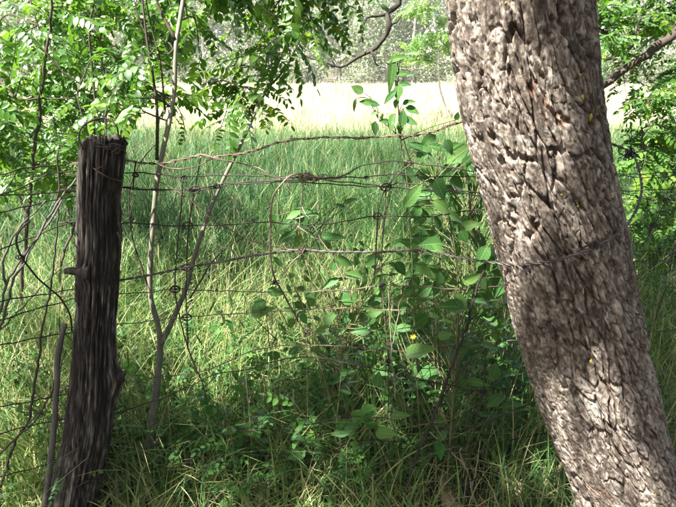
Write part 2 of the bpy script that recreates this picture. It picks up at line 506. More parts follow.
# knob and swelling on the left flank low down
def bump_at(px, py, amp, rz, ra):
    q = P(px, py, TY - 0.16)
    k = np.argmin(np.abs(zz - q[2]))
    a = math.atan2(q[1] - TY, q[0] - ax_x[k])
    da = (TH - a + np.pi) % (2 * np.pi) - np.pi
    return amp * np.exp(-(da / ra) ** 2 - ((ZZ - q[2]) / rz) ** 2)
hgt = hgt + bump_at(530, 378, 0.020, 0.028, 0.12) + bump_at(536, 345, 0.012, 0.05, 0.14) + bump_at(545, 400, -0.010, 0.06, 0.10)
RR = ARR + hgt
flare = 0.10 * np.exp(-(ZZ + 0.1) / 0.16) * (0.6 + 0.8 * vnoise(cxn * 2.2, cyn * 2.2, 0, 7))
RR = RR + flare
TV = np.stack([AXX + RR * cxn, TY + 0.03 * np.sin(ZZ * 2) + RR * cyn, ZZ + 0.0 * TH], -1)
# the rings follow the lean a little
TV[..., 2] += -0.28 * (RR * cxn)
nz_, na_ = TH.shape
i0 = (np.arange(nz_ - 1)[:, None] * na_ + np.arange(na_)[None])
i1 = (np.arange(nz_ - 1)[:, None] * na_ + (np.arange(na_)[None] + 1) % na_)
tq = np.stack([i0, i1, i1 + na_, i0 + na_], -1).reshape(-1, 4)
tint = np.clip(0.5 + 0.35 * (cid - 0.5) + 0.45 * (cidb - 0.5) + 0.6 * (cidc - 0.5) + 0.5 * ridge + 1.0 * fine, 0, 1)
tme = quads_mesh("trunk", TV.reshape(-1, 3), tq, tint.ravel())
inner = tme.attributes.new("inner", 'FLOAT', 'POINT')
inn = (1 - sstep(0.0, 0.10, f2 - f1)) * sstep(0.55, 0.75, fbm(nxp * 8, nyp * 8, nzp * 5, 3, 131)) * 0.9
inner.data.foreach_set("value", inn.ravel().astype(np.float32))
TBASE = np.array([ax_x[20], TY, 0.0])
tree = thing("leaning_tree", "thick leaning tree with rough grey-brown fissured bark, barbed wire pressed against it", "tree", TBASE)
tme.transform(Matrix.Translation(Vector(-TBASE)))
trunk = link("trunk", tme, M['bark'], tree)
TVW = TV.reshape(-1, 3)
bvh = BVHTree.FromPolygons([tuple(v) for v in TVW[:]], [tuple(q) for q in tq[:]])
def hit(px, py):
    d = Vector(pdir(px, py)).normalized()
    loc, nor, _, _ = bvh.ray_cast(Vector(CAM), d)
    return (np.array(loc), np.array(nor)) if loc is not None else (None, None)

for (lxx, lyy, s) in [(582, 97, 2.6), (590, 118, 3.2), (580, 75, 1.4), (506, 3, 1.8), (617, 185, 1.5), (591, 361, 2.6), (561, 195, 1.2), (578, 206, 1.3), (570, 383, 1.2), (599, 107, 1.2), (606, 233, 1.1)]:
    q, n = hit(lxx, lyy)
    if q is None: continue
    a = Acc(); n = n / np.linalg.norm(n)
    u = np.cross(n, [0, 0, 1]); u /= np.linalg.norm(u); w = np.cross(n, u)
    r = s * 1.35 / FPX
    ring = []
    for k in range(10):
        an = k / 10 * 2 * np.pi; rr = r * random.uniform(0.6, 1.15)
        ring.append(q + rr * (math.cos(an) * u * 0.8 + math.sin(an) * w * 1.25) - 0.002 * n)
    top = [q + 0.0035 * n + 0.55 * (p - q) for p in ring]
    a.add(np.array(ring + top + [q + 0.005 * n]), [(k, (k + 1) % 10, 10 + (k + 1) % 10, 10 + k) for k in range(10)] + [(10 + k, 10 + (k + 1) % 10, 20) for k in range(10)])
    link("lichen_patch", a.mesh("lichen_patch", TBASE), M['lichen'], tree)

# upper trunk and limbs
top = np.array([ax_x[-1], TY + 0.03 * math.sin(2.35 * 2), 2.35])
rt = float(ax_r[-1])
a = Acc()
up = catmull([top - [-.03, 0, .12], top + [-.12, 0, .4], top + [-.5, .05, 1.3], top + [-1.2, .1, 2.3], top + [-2.0, .2, 3.6], top + [-2.4, .3, 5.2]], 0.12)
a.tube(up, np.linspace(rt * 0.99, 0.05, len(up)), 20)
upper = link("upper_trunk", a.mesh("upper_trunk", TBASE), M['limb'], tree)

# ------------------------------------------------------------------ canopy overhead, leaf clumps placed and thinned to shape the shade, on limbs of three trees
LIT = []        # (point, radius): gaps cut into the canopy so the sun reaches chosen spots
for (x, y, r) in [(490, 20, .13), (540, 30, .055), (500, 75, .13), (550, 90, .06), (480, 125, .12), (535, 140, .12), (572, 150, .035), (490, 180, .09), (540, 190, .08), (505, 225, .08), (535, 205, .06), (480, 95, .10), (515, 110, .10), (500, 20, .10),
                  (560, 215, .045), (510, 262, .05), (520, 310, .05), (590, 400, .085), (570, 440, .11), (610, 430, .10), (600, 475, .10), (640, 385, .025), (575, 300, .02), (625, 330, .02), (665, 480, .06)]:
    q, n = hit(x, y)
    if q is not None: LIT.append((q, r))
for (x, y, z, r) in [(215, 235, .55, .35), (250, 255, .5, .35), (285, 290, .45, .27), (240, 300, .4, .32), (205, 320, .4, .2), (255, 345, .35, .16), (300, 250, .5, .25), (225, 270, .45, .3), (250, 400, .25, .07), (300, 370, .3, .08),
                     (30, 260, .5, .32), (60, 300, .45, .25), (10, 290, .45, .25), (15, 330, .35, .12), (150, 245, .55, .15), (365, 205, .6, .16), (380, 250, .5, .12), (340, 320, .4, .09), (130, 300, .4, .08),
                     (225, 190, .7, .25), (330, 170, .7, .3), (260, 135, .8, .6), (420, 150, .7, .25), (640, 250, .5, .2), (655, 180, .6, .25), (120, 215, .6, .15),
                     (240, 345, .3, .12), (262, 380, .25, .10), (300, 340, .35, .10), (282, 405, .22, .11), (240, 385, .25, .13), (255, 410, .2, .10), (225, 420, .2, .06), (300, 385, .25, .09), (150, 350, .3, .08), (60, 380, .25, .09), (20, 420, .2, .08), (350, 475, .12, .06), (215, 470, .12, .055), (380, 455, .15, .05), (175, 440, .2, .055), (260, 480, .1, .05), (310, 450, .15, .05), (130, 470, .12, .05), (20, 480, .1, .08), (440, 400, .25, .05), (505, 480, .1, .06), (548, 475, .1, .08), (245, 425, .2, .05), (470, 330, .4, .06), (400, 360, .35, .05), (45, 430, .2, .06)]:
    LIT.append((PG(x, y, z), r))
for (x, y, Y, r) in [(30, 40, 2.6, .22), (70, 90, 2.6, .2), (110, 40, 2.7, .2), (40, 150, 2.5, .18), (20, 110, 2.5, .14), (95, 65, 2.4, .14), (140, 20, 2.4, .16), (250, 40, 2.4, .2), (310, 20, 2.4, .15), (215, 75, 2.4, .12),
                     (645, 90, 3.6, .25), (660, 130, 3.6, .25), (625, 60, 3.6, .2), (400, 115, 1.75, .07), (452, 302, 1.6, .05), (432, 243, 1.65, .05), (178, 60, 1.75, .07), (165, 115, 1.75, .06),
                     (440, 250, 1.68, .09), (425, 195, 1.68, .09), (470, 300, 1.68, .07), (420, 350, 1.66, .08), (380, 300, 1.75, .09), (345, 325, 1.75, .08), (310, 230, 1.74, .08), (455, 170, 1.75, .08), (385, 400, 1.66, .06), (345, 430, 1.68, .05), (160, 200, 1.78, .10), (155, 260, 1.77, .08), (215, 200, 1.85, .08), (245, 138, 1.9, .08), (172, 20, 1.8, .1), (280, 395, 1.7, .04), (60, 180, 2.5, .15), (100, 130, 2.8, .12), (10, 10, 3.0, .45), (60, 20, 3.0, .45), (110, 90, 3.2, .35), (20, 80, 3.0, .4), (75, 50, 4.0, .6), (30, 130, 4.0, .5), (110, 20, 3.0, .4), (60, 110, 2.6, .3), (10, 160, 2.5, .2)]:
    LIT.append((P(x, y, Y), r))
LITP = np.array([p for p, r in LIT]); LITR = np.array([r for p, r in LIT])

def land(p, z=0.6):
    return p - SUN * ((p[..., 2:3] - z) / SUN[2])

def in_light(p):
    out = np.zeros(len(p), bool)
    for q, r in LIT:
        r = r * 1.3
        d = p - q
        al = d @ SUN
        pd = np.linalg.norm(d - al[:, None] * SUN, axis=1)
        out |= (pd < r) & (al > 0)
    return out

PATCH = [(PG(x, y, z), r) for x, y, z, r in [(215, 235, .55, .22), (250, 255, .5, .25), (285, 285, .45, .2), (240, 295, .4, .22), (225, 270, .45, .22)]]
def in_patch(p):
    out = np.zeros(len(p), bool)
    for q, r in PATCH:
        d = p - q; al = d @ SUN
        out |= (np.linalg.norm(d - al[:, None] * SUN, axis=1) < r) & (al > 0)
    return out

NCL = 420
lx_, ly_ = rng.uniform(-7.5, 8.0, NCL), rng.uniform(-2.0, 8.6, NCL)
lz_ = rng.uniform(4.3, 8.2, NCL)
cl = np.stack([lx_, ly_, np.full(NCL, .6)], 1) + SUN * ((lz_ - .6) / SUN[2])[:, None]
extra_targets = [P(100, 250, 1.6), P(90, 400, 1.6), P(95, 160, 1.6), P(600, 270, 1.3), P(620, 310, 1.3), P(590, 340, 1.3), P(560, 360, 1.3), P(630, 240, 1.3), P(400, 430, 1.7), P(340, 460, 1.8),
                 P(200, 450, 1.8), P(450, 450, 1.8), P(500, 400, 1.8), P(70, 480, 1.6), P(300, 440, 1.8), P(420, 300, 1.7), P(120, 420, 1.7), P(150, 480, 1.7), P(598, 30, 1.35), P(590, 10, 1.3), P(605, 90, 1.38), P(600, 60, 1.4), P(585, 45, 1.3), P(540, 370, 1.3), P(470, 490, 1.75), P(500, 500, 1.7), P(530, 480, 1.8), P(480, 460, 1.9), P(520, 440, 2.0), P(560, 500, 1.7), P(430, 490, 1.7)]
ecl = np.array([t + SUN * rng.uniform(4.8, 7.5) for t in extra_targets])  # extra leaf clumps set sunward of spots meant to lie in shade
cl = np.vstack([cl, ecl])
csz = np.concatenate([rng.uniform(.35, .62, NCL), np.full(len(ecl), .22)])
def leafcloud(centres, sizes, per, ls, flat=0.7, seed=1, mask=None):
    g = np.random.default_rng(seed)
    c = np.repeat(centres, per, 0); s = np.repeat(sizes, per)
    p = c + g.normal(0, 1, c.shape) * s[:, None] * np.array([1, 1, flat]) * 0.6
    if mask is not None:
        p = p[mask(p, g)]
    n = len(p)
    d = g.normal(0, 1, (n, 3)); d[:, 2] -= 0.4; d /= np.linalg.norm(d, axis=1)[:, None]
    nn = g.normal(0, .6, (n, 3)); nn[:, 2] += 0.9
    w = np.cross(nn, d); w /= np.linalg.norm(w, axis=1)[:, None] + 1e-9
    L = ls * g.uniform(.7, 1.3, n)[:, None]
    v = np.stack([p, p + d * L * .45 + w * L * .30, p + d * L, p + d * L * .45 - w * L * .30], 1).reshape(-1, 3)
    q = np.arange(4 * n).reshape(-1, 4)
    t = np.repeat(np.clip(g.normal(.5, .2, n), 0, 1), 4)
    return v, q, t
def canopy_mask(p, g):
    l = land(p)
    keep = ~in_light(p)
    keep |= g.random(len(p)) < 0.012
    keep &= ~((l[:, 1] > 3.0) & (g.random(len(p)) < .5))
    keep &= l[:, 1] < 8.0 + 1.2 * np.sin(l[:, 0] * 1.1) + g.exponential(.9, len(p)) 
    # nothing of it hangs into view
    keep &= p[:, 2] > 3.0
    return keep

crown_c = np.array([[-1.6, 1.5], [-7.5, -2.2], [-6.6, 5.0]])
who = np.argmin(np.linalg.norm(cl[:, None, :2] - crown_c[None], axis=2), axis=1)
def crown_of(idx, parent, base, trunk_pts, seed):
    c, s = cl[who == idx], csz[who == idx]
    v, q, t = leafcloud(c, s, 110, 0.125, .7, seed, canopy_mask)
    cr = link("crown", quads_mesh("crown", v - base, q, t, False), M['canopy'], parent)
    tag(cr, kind="stuff")
    a = Acc()
    for i in range(0, len(c), 4):
        k = int(np.argmin(np.linalg.norm(trunk_pts - c[i] + [0, 0, 1.0], axis=1)))
        s0 = trunk_pts[k]
        mid = (s0 + c[i]) / 2 + rng.normal(0, .15, 3) + [0, 0, .3]
        pts = catmull([s0, mid, c[i]], .35)
        if in_light(pts).mean() > .02: continue
        a.tube(pts, np.linspace(.035, .006, len(pts)), 5)
    link("limb", a.mesh("limb", base), M['limb'], parent)
crown_of(0, tree, TBASE, up, 21)
for idx, (bx, by, lab) in enumerate([(-7.0, -2.6, "unseen tall leafy tree behind the camera, crown shaped to shade the fence"), (-6.4, 5.4, "unseen tall leafy tree beyond the leafy thicket, crown shaped to shade the grass")], 1):
    b = np.array([bx, by, 0.0])
    tr = thing("shade_tree", lab, "tree", b)  # out of view, added to carry the shading canopy
    pts = catmull([b - [0, 0, .1], b + [.1, 0, 1.5], b + [-.1, .1, 3.2], b + [.1, .2, 5], b + [0, .1, 7]], .2)
    a = Acc(); a.tube(pts, np.linspace(.2, .04, len(pts)), 12)
    link("trunk", a.mesh("trunk", b), M['limb'], tr)
    crown_of(idx, tr, b, pts[8:], 30 + idx)

# the crooked bare limb that hangs down from the big tree into view
def pxline(pts, step=.02):
    """pts: (x, y, Y) in pixels and metres"""
    return catmull([P(*p) for p in pts], step)
a = Acc()
bl = catmull([up[8], np.array([.35, 2.0, 3.1]), P(425, -60, 2.6), P(400, -12, 2.6), P(399, 4, 2.6), P(387, 14, 2.6), P(390, 25, 2.58), P(384, 38, 2.58), P(376, 48, 2.58), P(358, 57, 2.6), P(341, 67, 2.6), P(326, 62, 2.6), P(308, 57, 2.62), P(292, 48, 2.6)], .03)
a.tube(bl, np.interp(np.linspace(0, 1, len(bl)), [0, .35, .55, .75, 1], [.035, .026, .022, .014, .003]), 9)
for pl, r0 in [([(387, 14, 2.6), (376, 16, 2.6), (366, 18, 2.58), (363, 30, 2.58), (359, 43, 2.56)], .009), ([(371, 50, 2.58), (374, 58, 2.57), (376, 64, 2.57), (379, 66, 2.57)], .006), ([(373, 55, 2.58), (375, 63, 2.6)], .004),
               ([(352, 15, 2.6), (345, 26, 2.6), (336, 36, 2.6)], .004), ([(390, 25, 2.58), (397, 22, 2.58), (402, 14, 2.58)], .007), ([(341, 67, 2.6), (325, 66, 2.62), (312, 70, 2.62)], .004), ([(358, 57, 2.6), (340, 52, 2.6), (322, 50, 2.6)], .004)]:
    q = pxline(pl, .02)
    a.tube(q, np.linspace(r0, r0 * .35, len(q)), 6)
link("hanging_limb", a.mesh("hanging_limb", TBASE), M['limb'], tree)

# ------------------------------------------------------------------ fence post
PY = 1.60
PE = [(128, 84, 124), (135, 83, 125), (160, 80, 123), (200, 78.5, 119), (235, 79, 120.5), (262, 78, 119), (300, 77, 117), (330, 75, 114), (360, 73, 115), (385, 71, 116), (430, 65, 112), (470, 56, 105), (507, 49, 97), (540, 44, 92)]
NZP, NPA = 330, 200
pys = np.linspace(133, 535, NZP)
pl_ = np.interp(pys, [e[0] for e in PE], [e[1] for e in PE]); pr_ = np.interp(pys, [e[0] for e in PE], [e[2] for e in PE])
k9 = np.ones(15) / 15
pl_ = np.convolve(np.pad(pl_, 7, 'edge'), k9, 'valid'); pr_ = np.convolve(np.pad(pr_, 7, 'edge'), k9, 'valid')
pc = np.array([(P(a, y, PY) + P(b, y, PY)) / 2 for y, a, b in zip(pys, pl_, pr_)])
prd = np.array([np.linalg.norm(P(a, y, PY) - P(b, y, PY)) / 2 for y, a, b in zip(pys, pl_, pr_)])
tp = np.linspace(0, 2 * np.pi, NPA, endpoint=False)
TP, IP = np.meshgrid(tp, np.arange(NZP))
zc = pc[:, 2][:, None]
cc, ss = np.cos(TP), np.sin(TP)
wv = .25 * (fbm(cc * 1.5, ss * 1.5, zc * 3, 3, 201) - .5)
g1 = vnoise(cc * 4.2 + wv, ss * 4.2 + wv, zc * 1.3, 211)
g2 = vnoise(cc * 11 + 2 * wv, ss * 11, zc * 2.6, 221)
g3 = vnoise(cc * 26 + 3 * wv, ss * 26, zc * 7, 231)
g4 = vnoise(cc * 9, ss * 9, zc * 45, 241)
g5 = fbm(cc * 12, ss * 12, zc * 22, 4, 245) - .5
g6 = fbm(cc * 30, ss * 30, zc * 16, 3, 246) - .5
seam = (1 - sstep(0, .07, np.abs(g1 - .52))) * sstep(.3, .6, vnoise(cc * 2, ss * 2, zc * 4, 247))
crk = (1 - sstep(0, .045, np.abs(vnoise(cc * 7 + wv, ss * 7 + wv, zc * 1.6, 281) - .5))) * sstep(.35, .55, vnoise(cc * 3, ss * 3, zc * 6, 282))
hp = -0.010 * crk + 0.006 * (g1 - .5) - 0.012 * seam + 0.004 * (g2 - .5) + 0.0035 * (g3 - .5) - 0.004 * (1 - sstep(0, .10, np.abs(g2 - .5))) + .002 * (g4 - .5) + .008 * g5 + .005 * g6
def post_bump(px, py, amp, rz, ra, dy=-.05):
    q = P(px, py, PY + dy); k = np.argmin(np.abs(pys - py))
    aa = math.atan2(q[1] - pc[k, 1], q[0] - pc[k, 0])
    da = (TP - aa + np.pi) % (2 * np.pi) - np.pi
    return amp * np.exp(-(da / ra) ** 2 - ((zc - q[2]) / rz) ** 2)
hp = hp + post_bump(88, 272, .020, .03, .5) + post_bump(117, 378, .026, .040, .55, 0.0) + post_bump(115, 395, .010, .05, .5, 0.0) + post_bump(120, 290, .010, .02, .35) + post_bump(120, 258, .008, .03, .3)
# a long split down the left of the front, widening at the top
ang = math.atan2(-.9, -.42)
split = np.exp(-(((TP - (ang % (2 * np.pi)) + .05 * np.sin(zc * 9)) / .07) ** 2)) * sstep(.95, 1.5, zc)
hp = hp - .022 * split
rr_ = prd[:, None] + hp
# crumbling top: the head is uneven
ztop = pc[0, 2]
headcut = np.clip(0.030 * (vnoise(cc * 3.5, ss * 3.5, 0, 251)) + .014 * vnoise(cc * 14, ss * 14, 0, 252), 0, 1)
PV = np.stack([pc[:, 0][:, None] + rr_ * cc, pc[:, 1][:, None] + rr_ * ss, np.minimum(zc + 0 * TP, ztop - headcut)], -1)
capr = []
for k, f in enumerate((.93, .8, .6, .4, .2, .02)):
    hh = ztop - .05 * (vnoise(cc[0] * f * 5, ss[0] * f * 5, 3, 261)) - .02 * vnoise(cc[0] * f * 16, ss[0] * f * 16, 5, 262) + (.012 if k else 0)
    capr.append(np.stack([pc[0, 0] + rr_[0] * cc[0] * f, pc[0, 1] + rr_[0] * ss[0] * f, hh], -1))
PV = np.concatenate([np.array(capr)[::-1], PV])
n1, n2 = PV.shape[:2]
i0 = (np.arange(n1 - 1)[:, None] * n2 + np.arange(n2)[None]); i1 = (np.arange(n1 - 1)[:, None] * n2 + (np.arange(n2)[None] + 1) % n2)
pq = np.stack([i0, i0 + n2, i1 + n2, i1], -1).reshape(-1, 4)
PBASE = np.array([pc[-1, 0], PY, 0.0])
ptint = np.clip(np.concatenate([np.full((6, NPA), .45), .42 + .45 * (g2 - .5) + .35 * (g3 - .5) + 1.1 * g5 + 1.1 * g6 + .35 * (vnoise(cc * 3, ss * 3, zc * 5, 271) - .5)]), 0, 1)
post = thing("fence_post", "dark weathered split wooden fence post with wire looped over its top", "fence post", PBASE)
link("shaft", quads_mesh("shaft", PV.reshape(-1, 3) - PBASE, pq, ptint.ravel()), M['post'], post)
def stub(px, name, rads, k=9):
    a = Acc(); q = pxline(px, .006)
    r = np.interp(np.linspace(0, 1, len(q)), np.linspace(0, 1, len(rads)), rads)
    r = r * rng.uniform(.9, 1.1, len(q))
    a.tube(q, r, k, .4)
    return link(name, a.mesh(name, PBASE), M['post'], post)
stub([(90, 273, 1.53), (80, 272, 1.525), (73, 271, 1.52), (68, 271, 1.52), (65, 271, 1.52)], "branch_stub", [.028, .019, .012, .0125, .009])
stub([(114, 378, 1.595), (119, 376.5, 1.59), (122, 375, 1.59), (124.5, 373, 1.59), (126.5, 370.5, 1.59)], "branch_stub", [.022, .018, .013, .007, .002])
for pl in ([(118, 232, 1.54), (121, 241, 1.53), (118.5, 244, 1.53)], [(119, 222, 1.54), (121.5, 232, 1.535), (120, 238, 1.535)]):
    stub(pl, "splinter", [.005, .004, .001], 5)

# ------------------------------------------------------------------ wires
FY = 1.69
def fy(x):
    """how far away the fence line stands at photograph column x: it comes nearer beyond the post, recedes beyond the tree"""
    return float(np.interp(x, [-60, 0, 80, 120, 480, 600, 680, 760], [1.36, 1.45, 1.67, FY, FY, 1.95, 2.15, 2.3]))
fence = thing("wire_fence", "rusty woven wire fence with ring knots, sagging between post and leaning tree", "wire fence", np.array([.1, FY, 0]))
FB = np.array(fence.location)
wire_no = [0]
def wl(pts, dy=0.0, step=.015, wob=.0012):
    wire_no[0] += 1
    q = catmull([P(x, y, fy(x) + dy + .012 * math.sin(wire_no[0] * 2.1 + x * .02)) for x, y in pts], step)
    s = np.arange(len(q)) * step
    k = wire_no[0]
    q[:, 2] += wob * np.sin(s * 37 + k) + wob * np.sin(s * 83 + 2 * k)
    return q
def wire(name, pts, r=.0014, mat='wire_dark', dy=0.0, parent=None, base=None, ply=1, pitch=.03):
    q = wl(pts, dy)
    a = Acc()
    if ply == 1:
        a.tube(q, r, 6)
    else:
        q = catmull(q, .006)
        s = np.arange(len(q)) * .006
        tan = np.gradient(q, axis=0); tan /= np.linalg.norm(tan, axis=1)[:, None]
        u = np.cross(tan, [0, 0, 1.0]); u /= np.linalg.norm(u, axis=1)[:, None] + 1e-9
        w = np.cross(tan, u)
        for k in range(ply):
            ph = s / pitch * 2 * np.pi + k * 2 * np.pi / ply
            a.tube(q + 1.25 * r * (np.cos(ph)[:, None] * u + np.sin(ph)[:, None] * w), r, 5)
    b = FB if base is None else base
    return link(name, a.mesh(name, b), M[mat], fence if parent is None else parent)

LINES = [
    ([(60, 176), (127, 173), (160, 174), (180, 177), (215, 175), (240, 176), (270, 176), (300, 178), (340, 177), (359, 167), (387, 161), (411, 163), (439, 166), (463, 170), (500, 174)], 'wire_dark'),
    ([(60, 185), (120, 187), (150, 189), (195, 190), (220, 187), (240, 184), (300, 182), (340, 185), (385, 187), (430, 191), (453, 191), (475, 195), (510, 199)], 'wire_dark'),
    ([(60, 190), (120, 188), (160, 190.5), (200, 188), (225, 184), (245, 182), (300, 180), (340, 177.5), (364, 177), (397, 174.5), (439, 177), (468, 176), (500, 178)], 'wire_dark'),
    ([(325, 180), (385, 186), (397, 183), (430, 186), (452, 190), (480, 193)], 'wire_dark'),
    ([(60, 222), (127, 223), (160, 225), (187, 226), (215, 225), (240, 224), (272, 222), (300, 225), (340, 222), (378, 216), (415, 217), (440, 215), (478, 210), (520, 206)], 'wire_dark'),
    ([(158, 181), (175, 190), (190, 200), (203, 211), (213, 221), (228, 229), (245, 238), (262, 244), (280, 248), (300, 250)], 'wire_rust'),
    ([(60, 296), (118, 294), (150, 292), (175, 289), (220, 291), (290, 292), (340, 290), (381, 286), (412, 286), (460, 289), (520, 284)], 'wire_rust'),
    ([(60, 328), (112, 325), (150, 321), (187, 317), (230, 314), (280, 311), (340, 308), (400, 310), (440, 306), (500, 300)], 'wire_rust'),
    ([(60, 388), (122, 382), (160, 377), (200, 372), (225, 363), (255, 350), (298, 345), (355, 347), (363, 347), (400, 351), (450, 345), (520, 340)], 'wire_rust'),
    ([(60, 424), (112, 414), (142, 405), (188, 387), (213, 375), (245, 370), (273, 362), (302, 357), (337, 361), (390, 372), (448, 385), (483, 391), (518, 386), (550, 380)], 'wire_dark'),  # lowest strands take the shade-darkened colour
    ([(50, 460), (103, 455), (121, 453), (165, 444), (223, 433), (284, 429), (323, 421), (348, 416), (400, 420), (448, 425), (483, 423), (526, 405), (560, 396)], 'wire_dark'),
    ([(45, 500), (96, 490), (117, 483), (175, 462), (234, 454), (273, 456), (326, 451), (369, 440), (420, 446), (473, 454), (495, 443), (521, 438), (560, 430)], 'wire_dark'),
    ([(170, 500), (241, 492), (291, 488), (341, 481), (390, 483), (440, 486), (483, 477), (526, 459), (565, 448)], 'wire_dark'),
    ([(330, 515), (400, 499), (458, 488), (520, 480), (570, 472)], 'wire_dark'),
    # beyond the post
    ([(84, 161), (50, 166), (20, 169), (0, 175), (-40, 184)], 'wire_dark'),
    ([(84, 170), (50, 174), (25, 186), (0, 195), (-40, 210)], 'wire_dark'),
    ([(84, 190), (50, 193), (10, 195), (-40, 197)], 'wire_dark'),
    ([(84, 195), (40, 203), (0, 213), (-40, 222)], 'wire_dark'),
    ([(84, 221), (60, 226), (30, 238), (0, 250), (-40, 268)], 'wire_dark'),
    ([(84, 287), (40, 295), (0, 301), (-40, 308)], 'wire_dark'),
    ([(84, 296), (40, 308), (0, 320), (-40, 332)], 'wire_dark'),
    ([(84, 331), (60, 334), (0, 345), (-40, 354)], 'wire_dark'),
    ([(80, 391), (53, 397), (0, 407), (-40, 415)], 'wire_dark'),
    ([(75, 418), (32, 425), (0, 434), (-40, 446)], 'wire_dark'),
    ([(70, 459), (50, 464), (0, 477), (-40, 488)], 'wire_dark'),
    # beyond the tree
    ([(560, 172), (623, 174), (643, 174), (676, 172), (740, 170)], 'wire_dark'),
    ([(560, 176), (623, 176), (650, 178), (676, 176), (740, 176)], 'wire_dark'),
    ([(560, 190), (624, 191), (650, 190), (676, 189), (740, 188)], 'wire_dark'),
    ([(560, 190), (627, 194), (641, 199), (666, 200), (676, 200), (740, 202)], 'wire_dark'),
    ([(560, 226), (631, 225), (654, 225), (676, 225), (740, 225)], 'wire_dark'),
    ([(580, 250), (643, 251), (676, 252), (740, 254)], 'wire_dark'),
    ([(580, 262), (643, 261), (676, 260), (740, 259)], 'wire_dark'),
    ([(590, 282), (645, 278), (676, 270), (740, 262)], 'wire_dark'),
    ([(600, 330), (650, 332), (676, 330), (740, 330)], 'wire_dark'),
]
for pts, mt in LINES:
    wire("line_wire", pts, (.0021 if mt == 'wire_dark' else .0018) if pts[0][0] < 300 else .0019, mt)
STAYS = [
    ([(201, 155), (198, 172), (195, 189), (192, 205), (189, 226), (187, 250), (187, 267), (186, 290), (187, 317), (188, 346)], 'wire_dark', .0023),
    ([(183, 177), (181, 210), (178, 240), (175, 289), (180, 318), (187, 345), (195, 366), (203, 385), (209, 412)], 'wire_dark', .0023),
    ([(411, 163), (397, 176), (386, 188), (380, 203), (378, 216), (376, 250), (374, 285)], 'wire_dark', .0024),
    ([(402, 134), (406, 148), (411, 163)], 'wire_dark', .0019),
    ([(386, 186), (384, 220), (382, 252), (382, 285), (385, 320), (388, 352)], 'wire_rust', .0020),
    ([(388, 350), (389, 390), (386, 440), (380, 500)], 'wire_dark', .0019),
    ([(303, 180), (302, 200), (300, 218), (299, 238)], 'wire_rust', .0020),
    ([(486, 345), (483, 391), (475, 425), (470, 455), (468, 500)], 'wire_dark', .0020),
    ([(136, 160), (134, 176), (133, 190)], 'wire_dark', .0024),
    ([(690, 150), (676, 181), (666, 200), (654, 225), (642, 247)], 'wire_dark', .0023),
    ([(676, 245), (672, 256), (668, 280), (660, 305), (652, 330)], 'wire_dark', .0020),
    ([(633, 176), (637, 188), (632, 196)], 'wire_dark', .0012),
    ([(30, 221), (20, 230), (16, 240), (22, 258), (40, 280), (60, 298), (70, 315), (72, 332)], 'wire_dark', .0032),
]
for pts, mt, r in STAYS:
    wire("stay_wire", pts, r, mt, dy=-.006)
def knot(x, y, s=4.2, mat='wire_dark', dy=-.004):
    c = P(x, y, fy(x) + dy); a = Acc()
    r = s / FPX * 1.75
    t = np.linspace(0, 4 * np.pi, 44)
    tilt = random.uniform(-.4, .4)
    ring = c + np.stack([r * (1 + .10 * np.sin(t * 1.5)) * np.cos(t), .004 * np.sin(t * .5) - .003, r * .72 * np.sin(t) + tilt * r * np.cos(t) * .3], 1)
    a.tube(ring, .0019, 5)
    t = np.linspace(0, 5 * np.pi, 30)
    a.tube(c + np.stack([r * .9 * np.linspace(-1, 1, 30), .0035 * np.cos(t), .0035 * np.sin(t)], 1), .0012, 5)
    return link("ring_knot", a.mesh("ring_knot", FB), M[mat], fence)
for x, y, s in [(195, 189, 5), (188, 225.5, 5), (187, 267, 5), (175.5, 289, 5), (187, 317, 5), (378, 216, 4.5), (386, 187, 5), (382, 285, 3), (363, 347, 4.5), (184, 177, 2.2), (411, 163, 2.2), (389, 361, 3), (347, 416, 4), (483, 391, 3.5),
                (666, 200, 4), (654, 225, 4), (672, 254, 4), (21, 257, 3.2), (217, 186, 3), (136, 175, 2.5), (668, 262, 3), (366, 177, 2), (302, 251, 3)]:
    knot(x, y, s)

def tangle(c, n, spread, r, seed, L=.05):
    g = np.random.default_rng(seed); a = Acc()
    for _ in range(n):
        p = c + g.normal(0, 1, 3) * spread
        pts = [p + g.normal(0, .35, 3) * L * np.array([1, .5, .6]) for _ in range(4)]
        a.tube(catmull(pts, .006), r, 5)
    return a

# barbed wire, two-ply, top strand
bw = thing("barbed_wire", "rusty two-strand barbed wire, topmost strand from post to leaning tree", "barbed wire", P(300, 138, FY))
BB = np.array(bw.location)
bstr = wire("strand", [(70, 164), (120, 160), (159, 164), (191, 157), (203, 155), (212, 157.5), (245, 152.6), (291, 140), (330, 137.5), (362, 137.7), (415, 135), (440, 129.5), (454, 124), (475, 118)], .0020, 'wire_rust', -.008, bw, BB, 2, .05)
wire("strand", [(159, 164), (166, 167), (180, 169.5), (198, 166), (212, 159), (226, 160), (240, 163.5), (258, 168), (271, 176), (290, 178)], .0021, 'wire_rust', -.012, bw, BB)
def barb(x, y, parent, base, mat='wire_rust', s=1.0, dy=-.008):
    c = P(x, y, fy(x) + dy); a = Acc()
    t = np.linspace(0, 5 * np.pi, 26)
    a.tube(c + np.stack([np.linspace(-.006, .006, 26), .0042 * np.cos(t), .0042 * np.sin(t)], 1), .0011, 5)
    for k in range(4):
        an = random.uniform(0, 6.28) if k > 1 else (1.2 + 3.3 * k)
        d = np.array([random.uniform(-.5, .5), math.cos(an) * .7, math.sin(an)]); d /= np.linalg.norm(d)
        q = c + np.array([(-1) ** k * .004, 0, 0])
        a.tube(np.array([q + d * .003, q + d * .010 * s, q + d * .017 * s]), [.0011, .001, .0003], 5)
    return link("barb", a.mesh("barb", base), M[mat], parent)
